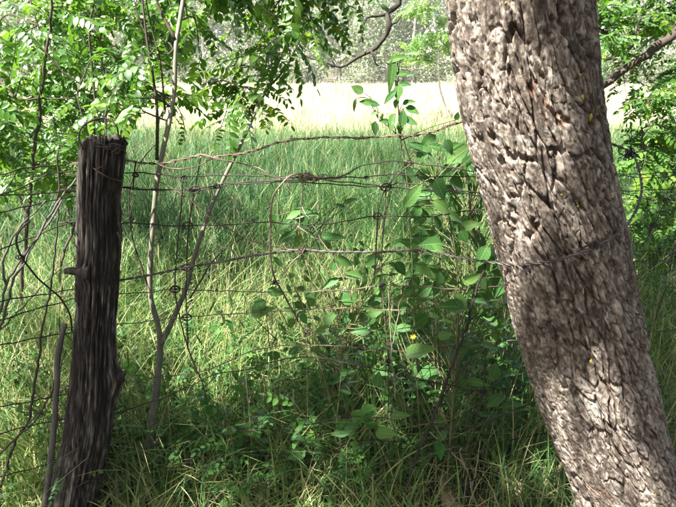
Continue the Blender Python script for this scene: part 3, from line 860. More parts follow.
for x, y in [(203, 155), (212, 158), (291, 140), (362, 137.7), (415, 135), (163, 165), (449, 126)]:
    barb(x, y, bstr, BB)
# bundle of wound wire ends in the middle
ti = tangle(P(312, 177.5, FY - .02), 16, np.array([.020, .004, .006]), .0012, 3, .045)
q = catmull([P(x, y, FY - .02) for x, y in [(285, 178), (300, 176), (320, 177), (340, 176), (352, 172)]], .004)
s_ = np.arange(len(q)) * .004
ti.tube(q + np.stack([0 * s_, .004 * np.cos(s_ * 420), .0045 * np.sin(s_ * 420)], 1), .0013, 5)
wt = link("wire_splice", ti.mesh("wire_splice", BB), M['wire_rust'], bw)

# loose brown hooked wire
hw = thing("loose_hooked_wire", "thick reddish brown wire end hooked over the fence strands and hanging down", "wire", P(271, 230, FY - .02))
HB = np.array(hw.location)
wire("shank", [(325, 178), (310, 177), (301, 173.5), (292, 175), (283, 182), (274, 194), (271, 210), (270.5, 230), (270, 246), (272, 268), (275, 279), (282, 291), (290, 306), (298, 321)], .0032, 'wire_rust', -.02, hw, HB)
a = tangle(P(277, 281, FY - .02), 7, np.array([.007, .003, .004]), .0016, 5, .03)
link("twisted_end", a.mesh("twisted_end", HB), M['wire_dark'], hw)
a = tangle(P(308, 332, FY - .02), 6, np.array([.010, .003, .003]), .0016, 9, .03)
a.tube(catmull([P(298, 321, FY - .02), P(303, 328, FY - .02), P(314, 332, FY - .02)], .005), .0018, 5)
link("twisted_end", a.mesh("twisted_end", HB), M['wire_rust'], hw)
lw = thing("wire_offcut", "short bent brown wire end sticking down from the grey strand", "wire", P(300, 254, FY - .02))
wire("shank", [(305, 249), (301, 255), (294, 260), (288, 267), (286, 271)], .0020, 'wire_rust', -.018, lw, np.array(lw.location))

# grey twisted wire that wraps the tree
gw = thing("wrapped_wire", "grey twisted wire drawn tight around the front of the leaning tree", "wire", P(420, 250, FY - .02))
GB = np.array(gw.location)
gpts = [P(x, y, FY - .01) for x, y in [(80, 286), (127, 279), (160, 273), (187, 267), (220, 262), (250, 256), (272, 253), (300, 250), (330, 252), (380, 252), (420, 250)]]
gpts += [P(440, 253, 1.62), P(462, 258, 1.52)]
for x, y in [(497, 263.5), (510, 264.5), (528, 264), (545, 262), (560, 259), (575, 255), (590, 249.5), (604, 243), (618, 233)]:
    q, n = hit(x, y)
    if q is not None: gpts.append(P(x, y, q[1] - .012))
gpts += [P(630, 221, 1.47), P(638, 206, 1.55), P(642, 188, 1.65), (P(638, 166, 1.78)), P(632, 153, 1.9), P(620, 147, 1.95), P(600, 140, 1.98)]
gq_ = catmull(gpts, .006)
s_ = np.arange(len(gq_)) * .006
tan = np.gradient(gq_, axis=0); tan /= np.linalg.norm(tan, axis=1)[:, None]
u = np.cross(tan, [0, 0, 1.0]); u /= np.linalg.norm(u, axis=1)[:, None]; w = np.cross(tan, u)
for k in range(2):
    a = Acc()
    ph = s_ / .055 * 2 * np.pi + k * np.pi
    a.tube(gq_ + .0026 * (np.cos(ph)[:, None] * u + np.sin(ph)[:, None] * w), .0025, 6)
    link("strand", a.mesh("strand", GB), M['wire_grey'], gw)
for x, y, Yk, m in [(421, 251, FY - .01, 'wire_rust'), (302, 250, FY - .01, 'wire_rust'), (596, 246, None, 'wire_dark')]:
    if Yk is None:
        q, n = hit(x, y); Yk = q[1] - .012
    a = tangle(P(x, y, Yk), 7, np.array([.005, .003, .004]), .0014, int(x), .028)
    link("barb", a.mesh("barb", GB), M[m], gw)
a = tangle(P(632, 154, 1.9), 12, np.array([.007, .005, .006]), .002, 77, .045)
link("barb", a.mesh("barb", GB), M['wire_dark'], gw)

# wires tied over the post top
tw = thing("tie_wire", "dark wire hoop arching over the post top with turns wound around its head", "wire", P(104, 145, 1.52))
WB = np.array(tw.location)
a = Acc(); a.tube(pxline([(84, 150, 1.54), (80, 143, 1.54), (79, 136, 1.55), (82, 127, 1.56), (92, 120.5, 1.58), (104, 118, 1.6), (113, 121.5, 1.6), (117, 127, 1.6), (118.5, 136, 1.62)], .01), .0026, 7)
link("hoop", a.mesh("hoop", WB), M['wire_dark'], tw)
def around(pts, r, off):
    """a turn hugging the post front at the given pixels"""
    a = Acc(); out = []
    for x, y in pts:
        k = int(np.argmin(np.abs(pys - y)))
        f = np.clip((P(x, y, PY)[0] - pc[k, 0]) / (prd[k] + off), -1, 1)
        out.append(P(x, y, PY - (prd[k] + off) * math.sqrt(1 - f * f) + .004))
    a.tube(catmull(out, .008), r, 6)
    link("turn", a.mesh("turn", WB), M['wire_dark'], tw)
around([(81, 149), (86, 145.5), (92, 143.5), (100, 143.5), (108, 146), (116, 148), (123, 150), (126, 153)], .0022, .006)
around([(81, 151), (87, 147), (95, 146), (104, 147.5), (112, 147), (120, 146), (125, 147)], .0020, .007)
around([(82, 153), (85, 158), (90, 165), (96, 170), (103, 174.5), (110, 178), (117, 180), (122, 181)], .0022, .006)
around([(96, 171), (99, 168), (103, 166)], .0015, .007)
a = tangle(P(113, 148.5, 1.515), 9, np.array([.006, .002, .005]), .002, 15, .03)
link("knot", a.mesh("knot", WB), M['wire_dark'], tw)

# ------------------------------------------------------------------ leaf meshes
def ovate_leaf(acc, L=1.0, W=.62, fold=.18, droop=.25, rows=6, t=.5, M4=None, tip=1.0, round_=False):
    """a pointed oval leaf along +X, folded along its midrib; two columns a side"""
    v, f = [], []
    for i in range(rows + 1):
        s = i / rows
        w = W / 2 * (math.sin(math.pi * min(1, s ** .72)) ** .9 * (1 - .15 * s)) if 0 < s < 1 else 0.004
        if round_ and 0 < s < 1: w = W / 2 * math.sin(math.pi * s ** .95) ** .62
        if round_ and s == 1: w = W * .07
        x = L * s; z0 = -droop * L * s * s
        for c in (-1, -.5, 0, .5, 1):
            v.append((x - .02 * L * abs(c), c * w * L, z0 + fold * w * L * (abs(c) ** 1.3) * 1.2 + .012 * L * math.sin(s * 11) * abs(c)))
    for i in range(rows):
        for c in range(4):
            q = i * 5 + c
            f.append((q, q + 1, q + 6, q + 5))
    v = np.array(v)
    if M4 is not None:
        v = v @ M4[:3, :3].T + M4[:3, 3]
    acc.add(v, f, t)

def frame(pos, x, n, s=1.0):
    x = np.asarray(x, float); x = x / np.linalg.norm(x)
    z = np.asarray(n, float); z = z - x * np.dot(x, z); z = z / (np.linalg.norm(z) + 1e-9)
    y = np.cross(z, x)
    m = np.eye(4); m[:3, 0] = x * s; m[:3, 1] = y * s; m[:3, 2] = z * s; m[:3, 3] = pos
    return m

def pinnate(name, npairs=6, ll=.24, lw=.46, seed=0, mat='locust', droop=.35):
    """a compound leaf of length 1 along +X with paired leaflets"""
    g = np.random.default_rng(seed); a = Acc()
    s = np.linspace(0, 1, 8)
    rach = np.stack([s, .05 * np.sin(s * 3 + seed), .06 * s - droop * s * s], 1)
    a.tube(rach, np.linspace(.012, .005, 8), 3, .35, cap=False)
    for k in range(npairs + 1):
        sk = .16 + .80 * k / npairs
        c = np.array([np.interp(sk, s, rach[:, j]) for j in range(3)])
        for sd in ((-1, 1) if k < npairs else (0,)):
            if sd and g.random() < .06: continue
            an = (1.15 + g.normal(0, .15)) * sd
            d = np.array([math.cos(an), math.sin(an), -.25 - .5 * droop * sk + g.normal(0, .16)])
            n = np.array([g.normal(0, .25), -sd * .15 + g.normal(0, .25), 1])
            l = ll * (1 - .3 * abs(sk - .5)) * g.uniform(.85, 1.12)
            ovate_leaf(a, 1, lw * g.uniform(.9, 1.15), .12, .12, 4, float(np.clip(g.normal(.5, .13), 0, 1)), frame(c, d, n, l), 1.0, True)
    me = a.mesh(name); me.materials.append(M[mat])
    return me
PIN = [pinnate("compound_leaf", n, ll, lw, sd, 'locust', dr) for n, ll, lw, sd, dr in [(7, .23, .50, 1, .3), (8, .20, .48, 2, .45), (6, .25, .52, 3, .2), (7, .22, .46, 4, .6), (5, .27, .54, 5, .3)]]
WPIN = [pinnate("compound_leaf", n, ll, lw, sd, 'weed', dr) for n, ll, lw, sd, dr in [(5, .24, .60, 11, .2), (6, .20, .58, 12, .4), (4, .28, .64, 13, .15)]]
OV = []
for k, (W, fo, dr) in enumerate([(.62, .2, .2), (.55, .35, .3), (.70, .1, .12), (.42, .25, .35), (.50, .5, .2), (.30, .2, .3)]):
    a = Acc(); ovate_leaf(a, 1, W, fo, dr, 7); me = a.mesh("leaf"); me.materials.append(M['ovate']); OV.append(me)
WOV = []
for k, (W, fo, dr) in enumerate([(.62, .2, .2), (.45, .35, .3), (.75, .1, .15)]):
    a = Acc(); ovate_leaf(a, 1, W, fo, dr, 5); me = a.mesh("leaf"); me.materials.append(M['weed']); WOV.append(me)

class Sink:
    """gathers many small pieces into one mesh, for growth nobody could count"""
    def __init__(s): s.v, s.f, s.t, s.m, s.mats, s.n, s.cache = [], [], [], [], [], 0, {}
    def add(s, me, m4):
        if me.name not in s.cache:
            v = np.empty(len(me.vertices) * 3, np.float32); me.vertices.foreach_get("co", v)
            t = np.empty(len(me.vertices), np.float32); me.attributes["tint"].data.foreach_get("value", t)
            s.cache[me.name] = (v.reshape(-1, 3), [tuple(p.vertices) for p in me.polygons], t)
        v, f, t = s.cache[me.name]
        mat = me.materials[0]
        if mat not in s.mats: s.mats.append(mat)
        s.v.append(v @ m4[:3, :3].T + m4[:3, 3]); n = s.n
        s.f += [tuple(i + n for i in q) for q in f]
        s.t.append(np.clip(t + random.uniform(-.2, .2), 0, 1)); s.m += [s.mats.index(mat)] * len(f); s.n += len(v)
    def build(s, name, label, cat):
        me = bpy.data.meshes.new(name)
        me.from_pydata(np.concatenate(s.v).tolist(), [], s.f)
        at = me.attributes.new("tint", 'FLOAT', 'POINT'); at.data.foreach_set("value", np.concatenate(s.t).astype(np.float32))
        for m in s.mats: me.materials.append(m)
        me.polygons.foreach_set("material_index", np.array(s.m, np.int32))
        o = bpy.data.objects.new(name, me); COL.objects.link(o)
        return tag(o, label, cat, kind="stuff")

def put(name, me, m4, parent, label=None):
    if isinstance(parent, Sink):
        parent.add(me, m4); return None
    o = bpy.data.objects.new(name, me)
    COL.objects.link(o)
    o.parent = parent
    mm = Matrix(m4.tolist())
    mm.translation = mm.translation - parent.location
    o.matrix_local = mm
    return o

def leafy_twig(acc, parent, start, end, n, size, pool, name="compound_leaf", r0=.004, seed=0, sag=.04, k0=.3):
    g = np.random.default_rng(seed)
    start, end = np.asarray(start), np.asarray(end)
    L = np.linalg.norm(end - start)
    mid = (start + end) / 2 + g.normal(0, .06, 3) * L + [0, 0, sag + .06 * L]
    pts = catmull([start, mid, end], .03)
    if len(pts) < 4: pts = np.array([start + (end - start) * t for t in np.linspace(0, 1, 4)])
    acc.tube(pts, np.linspace(r0, r0 * .35, len(pts)), 5, .4)
    out = []
    for k in range(n):
        s = k0 + (1 - k0) * (k + .5) / n if n > 1 else 1.0
        i = min(len(pts) - 2, int(s * (len(pts) - 1)))
        c = pts[i]; t = pts[i + 1] - pts[i]; t /= np.linalg.norm(t) + 1e-9
        side = np.cross(t, [0, 0, 1]); side /= np.linalg.norm(side) + 1e-9
        d = t * g.uniform(.2, .8) + side * (1 if k % 2 else -1) * g.uniform(.6, 1.0) + np.array([0, 0, g.uniform(-.35, .25)])
        if k == n - 1: d = t + g.normal(0, .2, 3)
        nr = np.array([g.normal(0, .45), g.normal(-.15, .45), 1.0])
        out.append(put(name, pool[int(g.integers(len(pool)))], frame(c, d, nr, size * g.uniform(.75, 1.2)), parent))
    return out

# ------------------------------------------------------------------ forked sapling behind the fence (pale stems)
SB = P(146, 507, 1.74); SB[2] = 0
sap = thing("forked_sapling", "slender pale forked sapling with pinnate leaves rising just behind the fence beside the post", "sapling", SB)
a = Acc()
stA = pxline([(143, 520, 1.74), (146, 490, 1.745), (150, 440, 1.75), (155, 400, 1.76), (160, 350, 1.77), (158, 325, 1.77), (151, 300, 1.77), (150, 270, 1.77), (153, 225, 1.77), (156, 190, 1.78), (162, 155, 1.78), (168, 128, 1.79), (174, 95, 1.8), (175, 70, 1.8), (176, 45, 1.8), (180, 20, 1.81), (184, -5, 1.82), (190, -50, 1.84), (196, -110, 1.86)], .02)
tt = np.linspace(0, 1, len(stA))
a.tube(stA, np.interp(tt, [0, .2, .38, .7, 1], [.020, .018, .0105, .0080, .005]) * (1 + .05 * np.sin(tt * 90)), 10, np.clip(.25 + .75 * tt, 0, 1))
link("stem", a.mesh("stem", SB), M['sapling'], sap)
a = Acc()
stB = pxline([(160, 346, 1.77), (168, 330, 1.775), (178, 308, 1.79), (187, 285, 1.80), (193, 262, 1.81), (203, 230, 1.83), (214, 200, 1.85), (228, 170, 1.87), (244, 138, 1.9), (257, 108, 1.93), (270, 82, 1.95), (279, 60, 1.97), (287, 35, 1.99), (291, 5, 2.0), (300, -40, 2.02), (312, -100, 2.05)], .02)
tt = np.linspace(0, 1, len(stB))
a.tube(stB, np.interp(tt, [0, .3, 1], [.0105, .0070, .0042]), 8, np.clip(.35 + .4 * tt, 0, 1))
link("stem", a.mesh("stem", SB), M['sapling'], sap)
a = Acc()
for pl, r0 in [([(176, 45, 1.8), (168, 55, 1.79), (155, 48, 1.78), (143, 28, 1.78), (136, 8, 1.78), (130, -20, 1.78)], .0035),
               ([(151, 300, 1.77), (142, 268, 1.76), (133, 240, 1.75), (129, 205, 1.75), (132, 180, 1.75), (142, 160, 1.76), (155, 145, 1.77)], .0035),
               ([(190, 298, 1.8), (200, 282, 1.79), (212, 262, 1.78), (228, 247, 1.78), (243, 238, 1.78)], .0035),
               ([(157, 160, 1.78), (157, 110, 1.77), (152, 70, 1.77), (147, 40, 1.77), (143, 5, 1.77), (138, -30, 1.77)], .006),
               ([(165, 110, 1.79), (160, 60, 1.78), (152, 30, 1.78), (146, 0, 1.78), (142, -20, 1.78)], .0035),
               ([(176, 40, 1.8), (165, 20, 1.81), (158, 5, 1.82), (152, -20, 1.82)], .0065),
               ([(268, 88, 1.95), (284, 70, 1.98), (300, 40, 2.0), (312, 15, 2.02)], .004)]:
    q = pxline(pl, .02); a.tube(q, np.linspace(r0, r0 * .45, len(q)), 6, .5)
SAPN = np.vstack([stA[20:], stB[20:]])
lp = [(205, 20), (225, 45), (240, 15), (260, 40), (215, 85), (235, 110), (200, 60), (195, 95), (140, 70), (120, 85), (100, 105), (135, 110), (85, 118), (115, 118), (265, 70), (255, 95), (285, 20), (305, 35), (320, 10), (270, 10), (240, 70),
      (220, 130), (185, 120), (210, 5), (190, 30), (330, 25), (290, 60), (250, 0), (300, -5), (230, -10), (160, 95), (262, 120), (225, 100), (345, 8), (315, 45), (335, -15), (275, 45), (360, 5)]
for k, (x, y) in enumerate(lp):
    Y = float(rng.uniform(1.75, 2.5)) if x > 150 else float(rng.uniform(1.7, 2.1))
    e = P(x, y, Y)
    dist = np.linalg.norm(SAPN - e - [0, 0, .08], axis=1) + .5 * np.maximum(0, SAPN[:, 2] - e[2] - .25)
    s = SAPN[int(np.argmin(dist))]
    leafy_twig(a, sap, s, e, 6, .15, PIN, r0=.0035, seed=100 + k)
link("twig", a.mesh("twig", SB), M['twig'], sap)

# ------------------------------------------------------------------ leafy thickets: dense pinnate foliage in the upper left
def thicket(label, base, stems, regions, n, size, seed, twig_mat='twig', per=6, group=None, name="locust_shrub"):
    g = np.random.default_rng(seed)
    th_ = thing(name, label, "shrub", base, group)
    a = Acc(); nodes = []
    for pl, r0 in stems:
        q = catmull([P(*p) if len(p) == 3 else np.array(p[1]) for p in pl], .04)
        q = q + g.normal(0, .004, q.shape)
        a.tube(q, np.linspace(r0, r0 * .4, len(q)), 7, .4); nodes.append(q)
    link("stem", a.mesh("stem", base), M[twig_mat], th_)
    nodes = np.vstack(nodes)
    a = Acc()
    wts = np.array([r[6] for r in regions], float); wts /= wts.sum()
    ends = []
    for k in range(n):
        x0, x1, y0, y1, Y0, Y1, _ = regions[int(g.choice(len(regions), p=wts))]
        ends.append(P(g.uniform(x0, x1), g.uniform(y0, y1), g.uniform(Y0, Y1)))
    ends.sort(key=lambda e: e[1])                      # the nearest leaves stay single parts, the rest are one mass
    mass = Sink()
    for k, e in enumerate(ends):
        dist = np.linalg.norm(nodes - e - [0, 0, .05], axis=1) + .6 * np.maximum(0, nodes[:, 2] - e[2] - .2)
        s = nodes[int(np.argmin(dist))]
        if in_patch(np.array([e, .5 * e + .5 * s, .8 * e + .2 * s])).any() and g.random() < .75: continue
        v = e - s; Lv = np.linalg.norm(v)
        leafy_twig(a, th_ if (k + 1) * per <= 300 else mass, s, e, per, size, PIN, r0=.0035 if Lv < .6 else .005, seed=seed * 1000 + k, k0=max(.25, 1 - .38 / max(Lv, .1)))
    if mass.n:
        o = mass.build("foliage", None, None); o.parent = th_; o.location = -np.asarray(base)
    tag(link("twig", a.mesh("twig", base), M[twig_mat], th_), kind="stuff")
    return th_
def gnd(x, Y):
    d = pdir(x, 300); return np.array([d[0] / d[1] * Y * 1.0, Y, 0.0])
b1 = gnd(20, 2.5)
thicket("dense bright green pinnate-leaved bush behind the post", b1,
        [([("w", b1), (22, 300, 2.5), (30, 200, 2.5), (40, 100, 2.5), (50, 20, 2.5), (55, -40, 2.5)], .012),
         ([("w", b1), (-10, 300, 2.4), (-20, 180, 2.4), (-10, 60, 2.4), (0, -40, 2.4)], .009),
         ([("w", b1 + [.25, .1, 0]), (60, 280, 2.6), (85, 200, 2.7), (95, 120, 2.7), (90, 40, 2.7), (100, -40, 2.7)], .009),
         ([(30, 40, 2.4), (45, 52, 2.4), (60, 70, 2.4), (80, 85, 2.4)], .006), ([(15, 97, 2.5), (50, 98, 2.5), (75, 97, 2.5)], .005)],
        [(-25, 120, -20, 95, 2.1, 2.9, 1.0), (-25, 100, 90, 165, 2.2, 3.0, .8), (-25, 75, 160, 215, 2.3, 3.0, .3)], 80, .155, 5)
b1b = gnd(70, 4.2)
thicket("shadowy pinnate-leaved bush deeper in the thicket", b1b,
        [([("w", b1b), (70, 230, 4.2), (66, 140, 4.2), (60, 60, 4.2), (50, -30, 4.2)], .025), ([("w", b1b), (20, 200, 4.3), (0, 100, 4.3), (-10, -20, 4.3)], .02)],
        [(-25, 130, -20, 130, 3.5, 4.6, 1.0), (-25, 110, 130, 185, 3.4, 4.4, .5)], 85, .20, 6)
b1c = gnd(110, 3.2)
thicket("yellow-green pinnate-leaved bush between the post and the forked sapling", b1c,
        [([("w", b1c), (112, 240, 3.2), (108, 150, 3.2), (104, 80, 3.2), (100, 10, 3.2), (98, -40, 3.2)], .010), ([(110, 190, 3.2), (70, 120, 3.1), (50, 60, 3.0), (30, 0, 3.0)], .010), ([(108, 150, 3.2), (135, 100, 3.2), (150, 50, 3.2), (165, -10, 3.2)], .008)],
        [(-20, 135, -15, 110, 2.7, 3.6, 1.0), (60, 135, 100, 165, 2.8, 3.5, .35), (130, 185, -15, 60, 2.9, 3.5, .25)], 80, .165, 16)
b2 = gnd(690, 3.4)
thicket("pinnate-leaved bush with a dark crooked limb behind the leaning tree", b2,
        [([("w", b2), (692, 220, 3.4), (700, 120, 3.5), (690, 40, 3.5), (680, -40, 3.5)], .03),
         ([(700, 110, 3.5), (690, 30, 3.5), (668, 40, 3.45), (648, 54, 3.4), (630, 66, 3.4), (612, 80, 3.4), (596, 92, 3.4)], .045),
         ([(690, 25, 3.55), (662, 30, 3.5), (640, 34, 3.5), (622, 40, 3.5), (600, 30, 3.5)], .03),
         ([("w", b2 - [.3, 0, 0]), (650, 260, 3.3), (645, 180, 3.3), (640, 110, 3.3)], .012),
         ([(632, 45, 3.4), (622, 54, 3.4), (610, 59, 3.4), (600, 60, 3.4)], .008)],
        [(596, 700, -20, 60, 3.1, 4.2, .8), (620, 705, 60, 180, 3.0, 4.0, 1.0), (625, 705, 170, 270, 2.9, 3.8, .6)], 85, .17, 8)
b3 = gnd(440, 17)
thicket("pale green airy young tree standing out in the bright meadow", b3,
        [([("w", b3), (440, 88, 17), (438, 50, 17), (432, 0, 17), (428, -40, 17)], .035), ([(438, 60, 17), (420, 68, 17), (396, 68, 17)], .02), ([(438, 55, 17), (455, 66, 17)], .02)],
        [(402, 456, -20, 62, 16, 18, 1.0)], 34, .42, 9, 'fartrunk', per=7)

# ------------------------------------------------------------------ ovate-leaved sucker by the tree
def nearest(nodes, e, up_=.05):
    d = np.linalg.norm(nodes - e + [0, 0, up_], axis=1) + .8 * np.maximum(0, nodes[:, 2] - e[2])
    return nodes[int(np.argmin(d))]
def ovate_plant(label, base, stems, leaves, seed, name="sucker_shoot", group=None, fill=(), mat='stem', pool=None, cat="shoot"):
    g = np.random.default_rng(seed)
    th_ = thing(name, label, cat, base, group)
    a = Acc(); nodes = []
    for pl, r0 in stems:
        q = catmull([P(*p) if len(p) == 3 else np.array(p[1]) for p in pl], .02)
        a.tube(q, np.linspace(r0, r0 * .4, len(q)), 6); nodes.append(q)
    nodes = np.vstack(nodes)
    L2 = list(leaves)
    for (x0, x1, y0, y1, Y0, Y1, n, s0, s1) in fill:
        for _ in range(n):
            L2.append((g.uniform(x0, x1), g.uniform(y0, y1), g.uniform(Y0, Y1), g.uniform(s0, s1), g.uniform(-180, 180), None))
    for (x, y, Y, s, an, kind) in L2:
        # x, y: leaf centre; s: length in pixels; an: direction of the tip on the picture, degrees
        c = P(x, y, Y); L = s / FPX * Y * 1.06
        if kind is None:
            an = math.degrees(math.atan2(g.uniform(-1, .45), g.uniform(-1, 1)))
        t = R(an)
        d = np.array([math.cos(t), g.uniform(-.5, .2), math.sin(t)]); d /= np.linalg.norm(d)
        b = c - d * L * .5
        n = np.array([g.normal(0, .3), g.uniform(-1.3, -.45), g.uniform(.35, 1.1)])
        me = (pool or OV)[kind if kind is not None else int(g.integers(len(pool or OV)))]
        put("leaf", me, frame(b, d, n, L), th_)
        s0 = nearest(nodes, b)
        mid = (s0 + b) / 2 - d * L * .12 + [0, 0, .01]
        q = catmull([s0, mid, b, b + d * L * .04], .015)
        Lq = np.linalg.norm(s0 - b)
        a.tube(q, np.linspace(.0011 + min(.0012, Lq * .01), .0009, len(q)), 4)
    link("stem", a.mesh("stem", base), M[mat], th_)
    return th_
b = P(425, 507, 1.75); b[2] = 0
ovate_plant("tall leafy shoot with oval leaves rising above the barbed wire against the bright meadow", b,
    [([("w", b), (420, 430, 1.74), (415, 340, 1.74), (412, 260, 1.74), (408, 190, 1.74), (402, 150, 1.74), (400, 128, 1.74), (398, 105, 1.74), (397, 88, 1.74), (399, 75, 1.74), (402, 66, 1.74)], .004),
     ([(402, 140, 1.74), (390, 128, 1.73), (378, 118, 1.73), (374, 106, 1.73), (372, 100, 1.73)], .0018)],
    [(357, 89, 1.72, 13, 150, 2), (354, 106, 1.72, 13, -105, 5), (366, 102, 1.72, 13, 170, 1), (375, 104, 1.72, 10, -10, 2), (392, 76, 1.72, 30, -95, 5), (396, 83, 1.73, 7, 100, 2), (403, 73, 1.73, 13, 10, 3), (411, 74, 1.73, 9, 20, 3), (405, 84, 1.73, 12, 5, 1),
     (398, 93, 1.72, 14, -95, 2), (389, 97, 1.72, 16, -140, 3), (396, 104, 1.73, 10, -100, 2), (409, 102, 1.73, 12, 20, 1), (413, 110, 1.73, 14, -20, 0), (403, 117, 1.70, 16, 80, 0), (411, 121, 1.71, 15, -20, 2), (391, 124, 1.71, 20, -110, 0),
     (384, 121, 1.72, 10, 170, 1), (375, 129, 1.72, 14, -95, 2), (400, 128, 1.73, 11, -100, 2), (374, 113, 1.72, 7, 200, 2), (382, 116, 1.72, 6, 60, 2), (396, 50 + 8, 1.73, 20, 20, 5), (413, 52, 1.73, 16, 15, 5),
     (416, 146, 1.72, 15, 150, 2), (426, 151, 1.72, 16, -20, 1), (420, 157, 1.72, 11, -90, 2), (457, 116, 1.75, 8, 80, 2), (468, 160, 1.75, 14, 60, 2)], 40)
b = P(445, 507, 1.72); b[2] = 0
ovate_plant("broad-leaved shoot with large oval leaves crowding the left flank of the leaning tree", b,
    [([("w", b), (450, 440, 1.7), (456, 360, 1.68), (458, 300, 1.68), (455, 250, 1.68), (446, 205, 1.69), (435, 180, 1.7)], .005),
     ([(458, 310, 1.68), (472, 280, 1.68), (480, 255, 1.69), (470, 215, 1.7)], .003), ([(456, 370, 1.68), (430, 360, 1.66), (405, 370, 1.65), (380, 385, 1.64)], .003),
     ([(452, 420, 1.69), (420, 425, 1.66), (395, 430, 1.64)], .003)],
    [(414, 195, 1.64, 30, 50, 3), (441, 190, 1.66, 24, -60, 2), (443, 207, 1.65, 22, -30, 0), (457, 218, 1.66, 20, -20, 1), (464, 237, 1.66, 16, -60, 2), (431, 244, 1.65, 26, 175, 0), (437, 250, 1.64, 20, -5, 4), (482, 257, 1.62, 24, -120, 0), (474, 278, 1.64, 20, 20, 1),
     (453, 306, 1.60, 32, 160, 1), (462, 303, 1.62, 24, -50, 4), (420, 350, 1.62, 34, 30, 1), (378, 379, 1.63, 18, 85, 2), (386, 433, 1.62, 26, 20, 0), (401, 415, 1.62, 22, 10, 3), (366, 412, 1.64, 24, 200, 2), (470, 225, 1.68, 20, 30, 0),
     (425, 270, 1.7, 22, -30, 1), (480, 300, 1.7, 20, -10, 1), (490, 320, 1.7, 20, 150, 0), (470, 345, 1.7, 22, 10, 3), (490, 345, 1.68, 20, 0, 3), (440, 280, 1.68, 18, -90, 2), (485, 285, 1.66, 18, -60, 2), (445, 335, 1.66, 16, 20, 2), (403, 310, 1.68, 12, 60, 2), (408, 293, 1.68, 13, 40, 2),
     (412, 302, 1.68, 10, -30, 2)], 41, fill=[(405, 500, 140, 300, 1.72, 2.3, 120, 13, 30), (370, 510, 300, 430, 1.72, 2.3, 120, 11, 26)])
b = P(340, 480, 2.0); b[2] = 0
ovate_plant("middling shoot with narrow oval leaves tangled through the fence centre", b,
    [([("w", b), (335, 420, 1.95), (342, 350, 1.85), (335, 300, 1.8), (322, 255, 1.76), (308, 225, 1.74), (300, 205, 1.74)], .0028), ([(340, 340, 1.83), (362, 300, 1.78), (375, 270, 1.76), (380, 240, 1.76)], .002), ([(336, 305, 1.8), (310, 310, 1.78), (285, 330, 1.76), (270, 350, 1.75)], .002)],
    [(310, 213, 1.72, 18, 10, 1), (296, 214, 1.72, 22, 190, 0), (303, 222, 1.71, 18, -80, 2), (283, 226, 1.72, 20, -150, 3), (284, 238, 1.72, 24, 205, 3), (334, 236, 1.72, 24, 10, 3), (276, 222, 1.73, 14, -110, 3), (345, 262, 1.74, 20, -20, 1), (330, 283, 1.73, 20, 200, 1),
     (355, 275, 1.74, 20, -10, 0), (262, 311, 1.7, 26, 30, 1), (258, 306, 1.71, 20, 210, 2), (310, 295, 1.72, 14, -30, 2), (350, 299, 1.73, 18, 10, 2), (375, 313, 1.72, 16, 20, 0), (360, 331, 1.72, 20, 170, 1), (376, 345, 1.73, 12, -20, 2), (330, 318, 1.74, 16, 30, 2),
     (304, 319, 1.7, 13, -60, 2), (320, 330, 1.74, 13, 190, 2), (395, 337, 1.74, 12, 160, 2), (370, 262, 1.74, 18, -150, 1), (350, 200, 1.74, 14, 30, 3), (340, 205, 1.74, 12, 150, 3)], 42,
    fill=[(270, 410, 240, 360, 1.78, 2.3, 85, 8, 19), (300, 400, 360, 440, 1.75, 2.1, 30, 8, 18)])
b = P(300, 500, 1.78); b[2] = 0
ovate_plant("low shoot with one big pale oval leaf by the lowest wires", b,
    [([("w", b), (310, 480, 1.75), (318, 455, 1.72), (322, 430, 1.7)], .0025), ([(310, 475, 1.75), (340, 450, 1.72), (362, 425, 1.7)], .002)],
    [(296, 455, 1.66, 24, 195, 0), (340, 432, 1.68, 26, 190, 1), (360, 416, 1.68, 24, 30, 2), (350, 427, 1.68, 20, 175, 0), (372, 424, 1.68, 18, -20, 2)], 43, fill=[(270, 380, 420, 500, 1.68, 1.9, 22, 8, 17)])

# ------------------------------------------------------------------ herbs in the grass: each plant a thing
wl_sites = []
g = np.random.default_rng(99)
for k in range(130):
    zone = g.choice(5, p=[.30, .22, .22, .14, .12])
    x = {0: g.uniform(150, 300), 1: g.uniform(300, 470), 2: g.uniform(-20, 140), 3: g.uniform(130, 420), 4: g.uniform(600, 700)}[zone]
    Y = {0: g.uniform(1.72, 2.2), 1: g.uniform(1.72, 2.3), 2: g.uniform(1.75, 2.8), 3: g.uniform(2.2, 3.6), 4: g.uniform(2.4, 4.5)}[zone]
    wl_sites.append((x, Y, zone))
wl_sites += [(232, 1.66, 0), (215, 1.7, 0), (250, 1.68, 0), (190, 1.68, 0), (175, 1.72, 0), (160, 2.0, 0), (10, 1.7, 2), (40, 1.8, 2), (205, 2.2, 3), (188, 2.1, 3)]
herb_cover = Sink()
I4 = np.eye(4)
own = {len(wl_sites) - 10 + k: l for k, l in enumerate([
    "feathery-leaved green herb low in the grass under the bent wire stays", "small compound-leaved herb in front of the lowest wires", "leafy herb with rounded leaflets beside the low oval-leaved shoot",
    "compound-leaved herb just beyond the foot of the forked sapling", "low herb with paired leaflets against the forked sapling's stem", "herb with paired leaflets in the grass behind the forked sapling",
    "leafy herb in the bottom corner beyond the grey stick", "herb with paired leaflets behind the grey stick by the post", "taller green herb seen through the wires between the sapling's two stems", "bright green herb close behind the sapling's fork"])}
